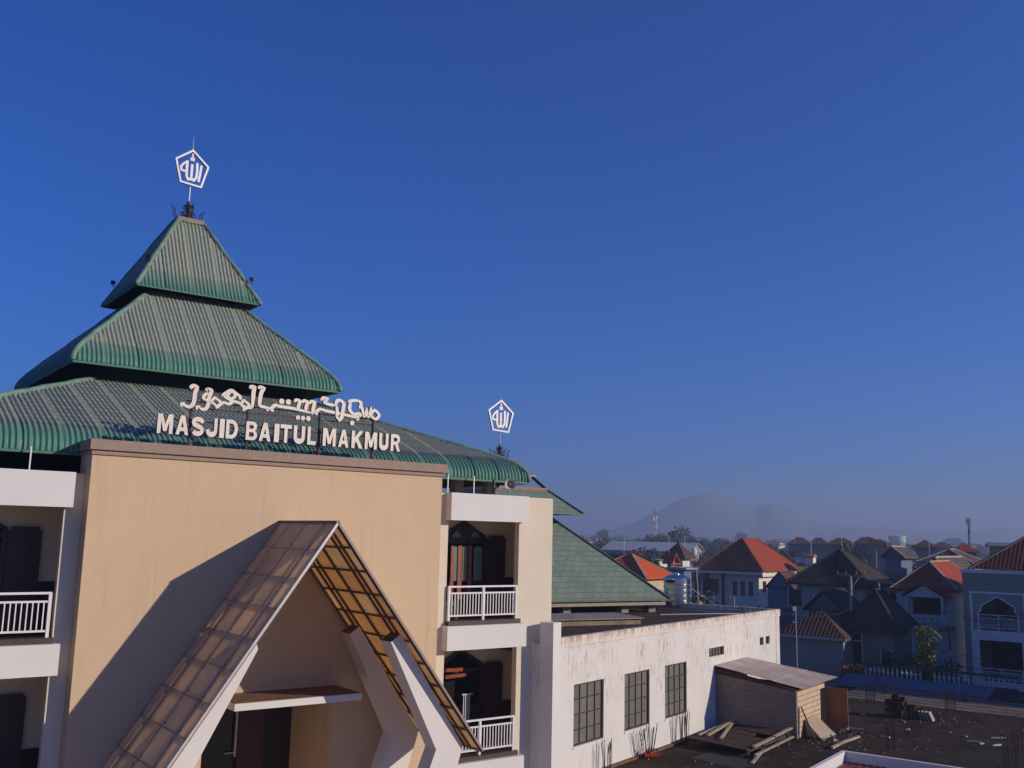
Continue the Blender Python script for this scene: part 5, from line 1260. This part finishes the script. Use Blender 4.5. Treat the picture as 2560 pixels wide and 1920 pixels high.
# plants in the dark garden
def leafy(name, label, loc, h, wd, n, colr, group=None, palm=False, cat='plant', seed=1):
    t = thing(name, label, cat, tuple(loc), 0, group); rn = random.Random(seed)
    mb = MB(); L = Vector(loc)
    if palm:
        for k in range(n):
            a = 2*math.pi*k/n+rn.uniform(-.2, .2); el = rn.uniform(.25, 1.2); pts = []
            for s_ in range(7):
                f = s_/6; r_ = wd*f*math.cos(el); z = h*.55+wd*f*math.sin(el)-wd*.75*f*f; pts.append(L+Vector((math.cos(a)*r_, math.sin(a)*r_, z)))
            side = Vector((-math.sin(a), math.cos(a), 0))
            for s_ in range(6):
                p, q = pts[s_], pts[s_+1]
                for sg in (-1, 1):
                    for u_ in (0, .5):
                        b = p.lerp(q, u_); tip = b+side*sg*wd*.24*(1-.5*s_/6)+Vector((0, 0, -wd*.10))+(q-p)*.8
                        i = len(mb.v); mb.v += [b, b+(q-p)*.28, tip]; mb.f.append((i, i+1, i+2)); mb.mi.append(0)
        build('fronds', mb, colr, t)
        mb = MB(); mb.tube([tuple(L), tuple(L+Vector((.05, 0, h*.3))), tuple(L+Vector((0, 0, h*.56)))], [.09, .07, .06], 6); build('stem', mb, plain('plant_stem', (.14, .10, .06), .9, .2, 4), t)
    else:
        for k in range(n):
            a = rn.uniform(0, 6.28); r_ = wd*math.sqrt(rn.random())*.5; z = h*(.25+.75*rn.random()); r_ *= 1.1-.5*abs(z/h-.6)
            p = L+Vector((math.cos(a)*r_, math.sin(a)*r_, z)); s_ = .11+.1*rn.random(); a1 = rn.uniform(0, 6.28)
            u_ = Vector((math.cos(a1), math.sin(a1), rn.uniform(-.6, .6)))*s_; v_ = Vector((rn.uniform(-1, 1), rn.uniform(-1, 1), rn.uniform(.2, 1))).normalized()*s_
            i = len(mb.v); mb.v += [p-u_*.5, p+v_*.5, p+u_*.9, p-v_*.5]; mb.f.append((i, i+1, i+2, i+3)); mb.mi.append(0)
        build('leaves', mb, colr, t)
        mb = MB()
        for k in range(4): a = k*1.6; mb.tube([tuple(L), tuple(L+Vector((math.cos(a)*wd*.1, math.sin(a)*wd*.1, h*.4))), tuple(L+Vector((math.cos(a)*wd*.28, math.sin(a)*wd*.28, h*.8)))], [.05, .035, .015], 5)
        build('stem', mb, plain('plant_stem', (1, 1, 1)), t)
    return t
YG = plain('yellow_green_leaf', (.17, .20, .03), .5, .3, 4, bmp=0); DG = plain('dark_green_leaf', (.035, .07, .025), .6, .4, 3, bmp=0); MG = plain('mid_green_leaf', (.07, .13, .04), .6, .35, 3, bmp=0)
def gp(px, py, D_, zg=2.0): p = atD(px, py, D_); return Vector((p.x, p.y, zg))
leafy('palm_plant', 'yellow green palm plant lit against the dark garden', gp(2308, 1620, 58, 2.0), 8.6, 1.25, 26, YG, palm=True, seed=3)
leafy('palm_plant', 'smaller palm plant with pale fronds nearest the grey green wall', gp(2374, 1600, 60, 2.0), 8.4, 1.0, 18, MG, palm=True, seed=5)
leafy('shrub', 'yellow leaved shrub below the lit palm plant', gp(2316, 1650, 57.5, 2.0), 5.0, 1.2, 900, YG, seed=7)
leafy('shrub', 'dark bush filling the shaded garden behind the balusters', gp(2262, 1650, 59, 2.0), 3.2, 2.6, 900, DG, seed=8)
leafy('shrub', 'dark bush beside the foot of the grey green wall', gp(2350, 1680, 60, 1.5), 3.2, 2.8, 900, DG, seed=9)
leafy('shrub', 'dark marigold bush with orange flowers beside the pavilion', gp(2127, 1650, 58, 3.75), .95, 1.25, 260, plain('orange_flower', (.33, .095, .008), .6, .3, 4, bmp=0), seed=10)
leafy('tree', 'dim green tree growing against the slate blue house wall', gp(2210, 1420, 92, 3.0), 6.2, 3.6, 1300, MG, cat='tree', seed=12)
leafy('shrub', 'low green hedge seen behind the water tank', gp(1722, 1490, 75, 2.0), 6.0, 5.0, 1600, DG, seed=13)
leafy('shrub', 'dark bushes below the three narrow windows', gp(1800, 1500, 85, 2.0), 4.2, 9.0, 1800, DG, seed=14)
leafy('shrub', 'dark bushes beneath the blue gabled house', gp(1915, 1500, 78, 2.0), 4.6, 5.0, 1500, DG, seed=15)
# flower pots / lanterns on the street
for k, (px_, py_, lab) in enumerate(((2318, 1640, 'orange and white hanging flower pot in the dark garden'), (2379, 1636, 'pale flower pot on a post beside the grey green wall'))):
    p = atD(px_, py_, 57.5); t = thing('flower_pot', lab, 'flower pot', tuple(p)); mb = MB(); mb.lathe([(.09, -.18), (.15, .0), (.17, .12), (.15, .13)], tuple(p), 10); build('pot', mb, TERRA if k == 0 else GALV, t)
    mb = MB(); mb.tube([tuple(p+Vector((0, 0, -.18))), (p.x, p.y, 2)], .03, 6); build('stand', mb, BLACK, t)

# ============================================================ POLES, WIRES, DISHES
def pole(label, px_, py_top, D_, r0=.11, cross=True):
    p = atD(px_, py_top, D_); t = thing('utility_pole', label, 'utility pole', (p.x, p.y, 1.2)); mb = MB(); mb.tube([(p.x, p.y, 1.2), (p.x, p.y, p.z)], [r0*1.25, r0*.85], 8); build('pole_shaft', mb, plain('pole_concrete', (.36, .34, .30), .9, .15, 3), t)
    if cross:
        mb = MB(); a, b = p+RT*-.9+Vector((0, 0, .12)), p+RT*.95+Vector((0, 0, -.05)); mb.bar(tuple(a), tuple(b), .08, .08); build('cross_arm', mb, RUST, t)
        mb = MB(); mb.bar(tuple(p+Vector((0, 0, -.9))), tuple(p+RT*.6+Vector((0, 0, -.05))), .04, .04); build('brace', mb, GALV, t)
        for k, s_ in enumerate((-.85, -.3, .4, .9)): mb = MB(); q = p+RT*s_+Vector((0, 0, .12)); mb.lathe([(.03, 0), (.06, .08), (.03, .1), (.06, .16), (.02, .2)], tuple(q), 8); build('insulator', mb, plain('insulator', (.30, .27, .22), .4, .2, 3), t)
    return p
pt0 = pole('pale concrete utility pole with cross arm in front of the teal house', 2126, 1440, 64)
wires = [((2112, 1432), 64, (1962, 1446), 90), ((2120, 1440), 64, (1952, 1450), 92), ((2136, 1434), 64, (2404, 1456), 61), ((2150, 1442), 64, (2404, 1460), 61.5), ((2404, 1534), 60, (2562, 1527), 57), ((2404, 1540), 60, (2562, 1534), 57), ((2404, 1545), 60, (2562, 1542), 57), ((1960, 1532), 55, (2125, 1523), 63), ((2230, 1524), 60, (2404, 1521), 60),
         ((2404, 1637), 59, (2562, 1632), 56), ((2400, 1664), 59, (2562, 1652), 56), ((1770, 1460), 100, (2000, 1492), 80), ((1690, 1446), 80, (1860, 1454), 80)]
for k, (a, da, b, db) in enumerate(wires):
    A_, B_ = atD(*a, da), atD(*b, db); pts = [A_.lerp(B_, f/8)-Vector((0, 0, .35*4*(f/8)*(1-f/8))) for f in range(9)]
    mb = MB(); mb.tube([tuple(p) for p in pts], .016, 4); tag(build('overhead_wire', mb, plain('wire_grey', (.20, .19, .18), .6, .1, 3) if k < 4 else BLACK), 'thin overhead wire strung across the rooftops and street on the right', 'wire', 'overhead wires over the street')
m0 = atD(1989, 1516, 44); mb = MB(); mb.tube([tuple(m0), (m0.x+.03, m0.y, m0.z-1.5), (m0.x+.1, m0.y, 1.2)], .02, 5); tag(build('thin_mast', mb, GALV), 'thin wavy metal mast right of the annex corner', 'mast')
def dish(label, px_, py_, D_, r_, up=.9):
    p = atD(px_, py_, D_); t = thing('satellite_dish', label, 'satellite dish', tuple(p)); mb = MB(); n_ = 16; ax = (Vector((.35, -.3, .9))).normalized(); u_ = ax.cross(Vector((0, 0, 1))).normalized(); v_ = u_.cross(ax)
    for k in range(5):
        rr = r_*(k+.3)/4.3; mb.v += [p+ax*(rr*rr/r_*.38)+(u_*math.cos(2*math.pi*j/n_)+v_*math.sin(2*math.pi*j/n_))*rr for j in range(n_)]
    for k in range(4):
        for j in range(n_): mb.f.append((k*n_+j, k*n_+(j+1) % n_, (k+1)*n_+(j+1) % n_, (k+1)*n_+j)); mb.mi.append(0)
    mb.f.append(tuple(range(n_))[::-1]); mb.mi.append(0)
    build('dish', mb, plain('dish_mesh', (.28, .26, .24), .5, .2, 4, metal=.3), t)
    mb = MB(); mb.tube([tuple(p), (p.x, p.y, p.z-up)], .05, 6); mb.bar(tuple(p), tuple(p+ax*r_*.8), .03, .03); build('mount', mb, GALV, t)
dish('large mesh satellite dish tilted up on the dark roofs near the horizon', 2190, 1366, 118, 1.5, 2.6)
dish('small satellite dish beside the dim green tree', 2166, 1393, 100, .7, 1.2)
# red-white lattice telecom tower, monopole
tw = atD(1637, 1343, 850); t = thing('lattice_tower', 'tall red and white lattice telecom tower on the left horizon', 'telecom tower', (tw.x, tw.y, gz(850)))
ht = atD(1637, 1274, 850).z; zb = gz(850)
for k in range(8):
    z0, z1 = zb+(ht*.82-zb)*k/8, zb+(ht*.82-zb)*(k+1)/8; w0, w1 = 2.1-1.3*k/8, 2.1-1.3*(k+1)/8; mb = MB(); c = [(1, 1), (1, -1), (-1, -1), (-1, 1)]
    for j in range(4):
        a, b = c[j], c[(j+1) % 4]
        mb.bar((tw.x+a[0]*w0, tw.y+a[1]*w0, z0), (tw.x+a[0]*w1, tw.y+a[1]*w1, z1), .22, .22); mb.bar((tw.x+a[0]*w0, tw.y+a[1]*w0, z0), (tw.x+b[0]*w1, tw.y+b[1]*w1, z1), .12, .12); mb.bar((tw.x+b[0]*w0, tw.y+b[1]*w0, z0), (tw.x+a[0]*w1, tw.y+a[1]*w1, z1), .12, .12)
    build('tower_lattice', mb, plain('tower_red', (.40, .05, .04), .6, .1, 1) if k % 2 == 0 else plain('tower_white', (.6, .58, .56), .6, .1, 1), t)
mb = MB(); mb.tube([(tw.x, tw.y, zb+(ht*.82-zb)), (tw.x, tw.y, ht+1)], .45, 6); build('top_mast', mb, plain('tower_red', (1, 1, 1)), t)
for k, (dx, z) in enumerate(((1.8, .80), (-1.9, .78), (2.2, .62), (1.9, .50))):
    mb = MB(); zz_ = zb+(ht-zb)*z; mb.box(tw.x+dx-.5, tw.x+dx+.5, tw.y-.6, tw.y+.6, zz_-1.6, zz_+1.6); build('antenna_panel', mb, plain('tower_white', (1, 1, 1)), t)
mo = atD(2424, 1372, 150); t = thing('cell_monopole', 'slim dark monopole with antenna cluster rising at the right horizon', 'telecom mast', (mo.x, mo.y, gz(150))); zt_ = atD(2421, 1297, 150).z
mb = MB(); mb.tube([(mo.x, mo.y, gz(150)), (mo.x, mo.y, zt_)], [.22, .10], 8); build('pole_shaft', mb, RUST, t)
for k, (s_, z) in enumerate(((-.28, -.35), (.26, -.3), (.3, -.9), (0, -.15), (.22, -1.9))):
    mb = MB(); p = Vector((mo.x, mo.y, zt_+z))+RT*s_; mb.bar(tuple(p-Vector((0, 0, .45))), tuple(p+Vector((0, 0, .4))), .14, .1); build('antenna_panel', mb, BLACK, t)
mb = MB(); p = Vector((mo.x, mo.y, zt_-3)); mb.bar(tuple(p), tuple(p+RT*.7), .05, .05); build('side_arm', mb, BLACK, t)

# ============================================================ NAMED FAR ROOFS ON THE SKYLINE
BLH = wallm('haze_wall', (.20, .20, .22))
def far(label, ax, ay, px0, px1, ye, D_, kind='hip', rm=BRN, wm=BLH, sc_=1, rl=None):
    """apex pixel, eave ends, depth"""
    a, b = atD(px0, ye, D_), atD(px1, ye, D_); wd = (b-a).length; zt = atD(ax, ay, D_).z; c = (a+b)/2
    g_ = gz(math.hypot(c.x, c.y)); ux = (b-a); ux.z = 0; ux.normalize(); ang = math.atan2(ux.y, ux.x)-R(18)
    t = thing('house', label, 'house', (c.x, c.y, g_), ang); dp = wd*.62; fr = Fr((c.x, c.y, 0), ang); sx_ = wd*.86
    f2 = Fr(fr(-sx_/2, -dp/2, 0), ang)
    mb = MB(f2); mb.box(0, sx_, 0, dp, g_-.5, a.z-.02); build('wall', mb, wm, t)
    mb = MB(f2); roof_mesh(mb, sx_, dp if kind != 'pyr' else sx_, a.z, zt-a.z, 'hip' if kind == 'pyr' else kind, .4); build('roof', mb, rm, t)
far('hazy hipped roof on the skyline just right of the big red roof', 1995, 1343, 1968, 2030, 1360, 210, 'hip')
far('second hazy hipped roof on the skyline, right of the first one', 2046, 1344, 2020, 2074, 1361, 215, 'hip')
far('broad flat topped hipped roof on the skyline before the antenna roof', 2104, 1345, 2062, 2142, 1361, 190, 'hip')
far('hazy roof on the skyline with a thin antenna above it', 2160, 1343, 2136, 2185, 1358, 180, 'hip')
far('long dark roof on the skyline just left of the round tank tower', 2198, 1348, 2170, 2222, 1358, 175, 'hip')
far('sharp pyramid roof on the skyline between the tank tower and the monopole', 2313, 1348.5, 2288, 2338, 1368, 150, 'pyr')
far('low hazy roof right of the sharp pyramid roof', 2350, 1355, 2330, 2380, 1367, 240, 'hip')
far('dull red pyramid roof just left of the monopole', 2408, 1356.5, 2385, 2440, 1378, 125, 'pyr', rm=RED)
far('grey green flat roof peeping above the hip of the right building', 2494, 1356, 2474, 2520, 1364, 120, 'gx', rm=plain('grey_green_sheet', (.20, .22, .20), .8, .1, 1))
far('reddish brown roof peeping out right behind the big red roof', 1912, 1362, 1896, 1950, 1386, 170, 'hip')
far('dark pyramid roof with a spike behind the big red roof', 1947, 1374, 1925, 1985, 1400, 135, 'pyr', rm=DRK)
far('orange gabled roof lit among the hazy houses', 2005, 1364, 1988, 2016, 1374, 240, 'gy', rm=ORG)
far('small orange roof beside a white building on the far left', 1506, 1354, 1498, 1522, 1364, 300, 'gy', rm=ORG)
far('dark domed roof just above the orange roofs', 1583, 1372, 1570, 1600, 1386, 150, 'pyr', rm=BRN)
p = atD(2243, 1372, 700); t = thing('tank_tower', 'pale round water tower standing hazily on the skyline', 'water tower', (p.x, p.y, gz(700))); zt_ = atD(2243, 1340, 700).z
mb = MB(); mb.lathe([(3.2, 0), (3.3, zt_*.5-gz(700)*.5), (5.6, (zt_-gz(700))*.72), (5.8, zt_-gz(700)), (5.0, zt_-gz(700)+.3)], (p.x, p.y, gz(700)), 20); build('tower_body', mb, plain('tower_concrete', (.55, .60, .56), .8, .15, .3), t)
p = atD(2260, 1372, 700); t = thing('block_tower', 'slim pale block standing beside the round water tower', 'tower', (p.x, p.y, gz(700))); zt_ = atD(2260, 1341, 700).z
mb = MB(); mb.box(p.x-1.1, p.x+1.1, p.y-1.1, p.y+1.1, gz(700), zt_); mb.box(p.x-1.4, p.x+1.4, p.y-1.4, p.y+1.4, zt_+.01, zt_+.5); build('tower_body', mb, plain('tower_concrete', (1, 1, 1)), t)
p = atD(2400, 1366, 900); t = thing('hall', 'big blue grey hall with sloping roof faint on the skyline', 'building', (p.x, p.y, gz(900))); fr = Fr((p.x, p.y, 0), ANG+R(60)); zt_ = atD(2400, 1346, 900).z
mb = MB(fr); mb.box(-13, 13, -12, 12, gz(900)-1, zt_-4.5); build('wall', mb, BLH, t); mb = MB(fr); mb.hexa([(-17, -13, zt_-4.5), (13, -13, zt_-4.5), (13, 13, zt_-4.5), (-17, 13, zt_-4.5)], [(-6, -6, zt_), (9, -6, zt_), (9, 6, zt_), (-6, 6, zt_)]); build('roof', mb, plain('blue_sheet', (.16, .24, .38), .6, .1, .3), t)

# ============================================================ SCATTERED FAR HOUSES AND TREES
protos = []
def far_proto(sx_, sy_, hw_, rise, kind, rm, wm):
    r = thing('house', 'x', 'house', (0, 0, 0)); mb = MB(Fr((-sx_/2, -sy_/2, 0))); mb.box(0, sx_, 0, sy_, -1.5, hw_-.02)
    build('wall', mb, wm, r); mb = MB(Fr((-sx_/2, -sy_/2, 0))); roof_mesh(mb, sx_, sy_, hw_, rise, kind, .5); build('roof', mb, rm, r); return r
specs = [(9, 7, 3.4, 2.3, 'hip', BRN, WHT, 'brown hipped'), (11, 8, 3.2, 2.6, 'hip', BRN, GRW, 'broad brown'), (8, 7, 6.2, 2.0, 'hip', RED, WHT, 'two storey red roofed'), (10, 7, 3.3, 2.2, 'gx', DRK, BLH, 'dark gabled'),
         (12, 8, 3.6, 2.8, 'hip', DRK, CRM, 'dark hipped'), (7, 6, 6.5, .3, 'gx', CONC, WHT, 'flat topped white'), (9, 7, 3.2, 2.1, 'gy', ORG, WHT, 'orange gabled'), (14, 9, 5.8, 2.6, 'hip', BRN, BLH, 'long brown'), (8, 8, 5.5, 2.4, 'hip', GRY, BLH, 'grey pyramid roofed')]
for s_ in specs: protos.append(far_proto(*s_[:7]))
rn = random.Random(21); placed = []; used = [0]*len(specs); cnt = 0
bands = [(118, 170, 26), (170, 260, 44), (260, 420, 58), (420, 700, 62), (700, 1300, 60)]
for d0, d1, n_ in bands:
    tries = 0; k = 0
    while k < n_ and tries < 4000:
        tries += 1; D_ = rn.uniform(d0, d1); px_ = rn.uniform(1440, 2575); p = atD(px_, 1350, D_); x, y = p.x, p.y
        if any((x-a)**2+(y-b)**2 < c*c for a, b, c in placed): continue
        if D_ < 170 and any(abs(px_-q_) < w_ for q_, w_ in ((1700, 70), (1875, 150), (2313, 30), (2405, 30))): continue
        if 200 < D_ < 262 and px_ < 1745: continue
        i = rn.choices(range(len(specs)), [10, 9, 4, 8, 8, 4, 2, 6, 6])[0]
        if D_ > 500 and rn.random() < .18: i = 5
        placed.append((x, y, 13 if D_ < 420 else 16)); g_ = gz(math.hypot(x, y)); a_ = ANG+rn.choice((0, math.pi/2, math.pi))+rn.uniform(-.25, .25); sc_ = rn.uniform(.78, 1.05)*(1.12 if D_ > 420 else 1)
        lab = '%s house among the crowded hazy rooftops %s' % (specs[i][7], 'in the middle distance' if D_ < 260 else ('far away' if D_ < 600 else 'near the horizon')); grp = lab.replace(' house', ' houses')
        if used[i] == 0: r = protos[i]; r.location = (x, y, g_); r.rotation_euler = (0, 0, a_); r.scale = (sc_,)*3; r['label'] = lab; r['group'] = grp; used[i] = 1
        else: dup(protos[i], (x, y, g_), a_, lab, grp, (sc_,)*3)
        k += 1
for i, r in enumerate(protos):
    if not used[i]:
        for c in list(r.children): bpy.data.objects.remove(c)
        bpy.data.objects.remove(r)
# trees
FOL = []
for k, c in enumerate(((.045, .075, .030), (.060, .090, .035), (.035, .060, .030))): FOL.append(plain('foliage_%s' % 'abc'[k], c, .8, .45, .6, bmp=0))
def tree_proto(seed, mat):
    rn2 = random.Random(seed); r = thing('tree', 'x', 'tree', (0, 0, 0)); mb = MB(); H_ = 9.0
    cl = [(rn2.gauss(0, 1.7), rn2.gauss(0, 1.7), rn2.uniform(4.5, 8.2), rn2.uniform(1.2, 2.1)) for _ in range(11)]
    for cx_, cy_, cz_, cr in cl:
        for _ in range(85):
            v = Vector((rn2.gauss(0, 1), rn2.gauss(0, 1), rn2.gauss(0, .8))).normalized()*cr*rn2.uniform(.7, 1.05); p = Vector((cx_, cy_, cz_))+v; s_ = rn2.uniform(.22, .5)
            u_ = Vector((rn2.uniform(-1, 1), rn2.uniform(-1, 1), rn2.uniform(-1, 1))).normalized()*s_; w_ = v.cross(u_).normalized()*s_
            i = len(mb.v); mb.v += [p-u_, p+w_*.7, p+u_, p-w_*.7]; mb.f.append((i, i+1, i+2, i+3)); mb.mi.append(0)
    build('crown', mb, mat, r); mb = MB(); mb.tube([(0, 0, -.5), (.1, 0, 2.5), (0, .1, 5.5)], [.35, .25, .12], 7)
    for cx_, cy_, cz_, cr in cl[:6]: mb.tube([(.05, 0, 3.2), (cx_*.5, cy_*.5, (3.2+cz_)/2), (cx_, cy_, cz_)], [.16, .1, .04], 5)
    build('trunk', mb, plain('bark', (.10, .07, .05), .9, .3, 2), r); return r
tp_ = [tree_proto(31+k, FOL[k]) for k in range(3)]; tu = [0]*3
spots = []
for px_, py_, D_, sc_ in ((1625, 1345, 420, 1.5), (1640, 1345, 425, 1.5), (1655, 1346, 430, 1.4), (1612, 1349, 410, 1.2), (1683, 1338, 380, 1.9), (1700, 1345, 385, 1.4), (1672, 1348, 375, 1.2), (1600, 1352, 420, 1.1), (1716, 1350, 390, 1.3), (1730, 1351, 395, 1.25), (1748, 1351, 400, 1.3), (1765, 1352, 405, 1.2), (1785, 1353, 400, 1.2), (1545, 1355, 380, 1.0), (1560, 1354, 400, 1.1), (1575, 1354, 410, 1.1), (1510, 1352, 500, 1.2),
                           (1508, 1340, 800, 2.0), (1850, 1345, 900, 2.0), (2262, 1354, 330, 1.3), (2272, 1357, 320, 1.2), (2252, 1357, 335, 1.0), (2290, 1358, 300, .8)): spots.append((px_, D_, sc_))
for _ in range(26): spots.append((rn.uniform(1480, 1860), rn.uniform(300, 460), rn.uniform(.75, 1.05)))
for _ in range(190): spots.append((rn.uniform(1440, 2575), rn.choice((rn.uniform(125, 300), rn.uniform(300, 700), rn.uniform(600, 1500))), rn.uniform(.55, 1.0)))
for k, (px_, D_, sc_) in enumerate(spots):
    if k < 23: sc_ *= .82
    p = atD(px_, 1350, D_); i = k % 3; x, y = p.x, p.y; g_ = gz(math.hypot(x, y))
    if D_ < 140: sc_ *= .6
    if k < 23: lab, grp = 'hazy blue green tree in the dark clump of tall trees beyond the warehouse', 'trees of the clump beyond the warehouse'
    else: lab, grp = 'small hazy tree growing between the far rooftops', 'small trees between the far rooftops'
    if not tu[i]: r = tp_[i]; r.location = (x, y, g_); r.scale = (sc_,)*3; r['label'] = lab; r['group'] = grp; tu[i] = 1
    else: dup(tp_[i], (x, y, g_), rn.uniform(0, 6.28), lab, grp, (sc_, sc_, sc_*rn.uniform(.85, 1.1)))

# small rooftop things of the middle distance
def antenna(label, px_, py_, D_, h_=2.0):
    p = atD(px_, py_, D_); t = thing('tv_antenna', label, 'antenna', tuple(p), 0, 'thin rooftop antennas'); mb = MB(); mb.tube([tuple(p-Vector((0, 0, .6))), tuple(p+Vector((0, 0, h_)))], .03, 5); build('mast_pole', mb, GALV, t)
    for k in range(3): mb = MB(); q = p+Vector((0, 0, h_*(.82+.08*k))); mb.bar(tuple(q-RT*.35), tuple(q+RT*.35), .03, .03); build('antenna_rod', mb, GALV, t)
for k, (px_, py_, D_, h_) in enumerate(((1672, 1388, 128, 2.6), (1712, 1372, 150, 2), (1985, 1352, 180, 3), (2028, 1372, 130, 2.4), (2105, 1378, 120, 2), (2160, 1338, 182, 5), (2219, 1362, 110, 2), (2297, 1352, 150, 2.2), (2323, 1378, 100, 2.2), (2398, 1364, 126, 3), (2132, 1362, 140, 2.3), (1560, 1378, 130, 2), (1834, 1352, 200, 2), (2060, 1350, 220, 3))):
    antenna('thin rooftop aerial standing over the tiled roofs on the right', px_, py_, D_, h_)
for k, (px_, py_, D_, lab, m_) in enumerate(((2383, 1436, 84, 'pair box of a cream rooftop water tank left of the grey green building', WHT), (1735, 1378, 150, 'small white chimney like tank on the brown roofed house', WHT), (2112, 1392, 105, 'little steel tank on the roofs behind the dark pyramid roof', GALV))):
    p = atD(px_, py_, D_); t = thing('rooftop_tank', lab.replace('pair box of a ', ''), 'tank', tuple(p)); mb = MB(); mb.lathe([(.3, -.5), (.42, -.45), (.42, .3), (.3, .42), (.05, .5)], tuple(p), 12); build('tank_body', mb, m_, t)
    mb = MB(); mb.box(p.x-.4, p.x+.4, p.y-.4, p.y+.4, p.z-.8, p.z-.52); build('stand', mb, CONC, t)
# ============================================================ HAZE
hz = MB(); hz.box(-3400, 3400, -3400, 3400, -1.5, 134); ho = build('haze', hz, []) if False else None
me = bpy.data.meshes.new('haze'); me.from_pydata([tuple(v) for v in hz.v], [], hz.f); bmh = bmesh.new(); bmh.from_mesh(me); bmesh.ops.remove_doubles(bmh, verts=bmh.verts, dist=.01); bmesh.ops.recalc_face_normals(bmh, faces=bmh.faces); bmh.to_mesh(me); bmh.free()
ho = bpy.data.objects.new('haze', me); COL.objects.link(ho); ho['kind'] = 'stuff'
hm = bpy.data.materials.new('morning_haze'); hm.use_nodes = True; t_ = hm.node_tree
for n_ in list(t_.nodes):
    if n_.type != 'OUTPUT_MATERIAL': t_.nodes.remove(n_)
pv = t_.nodes.new('ShaderNodeVolumePrincipled'); pv.inputs['Color'].default_value = (.52, .65, .92, 1); pv.inputs['Density'].default_value = .00082; pv.inputs['Anisotropy'].default_value = 0.2
t_.links.new(pv.outputs[0], t_.nodes['Material Output'].inputs['Volume']); me.materials.append(hm)
sc.cycles.volume_bounces = 0
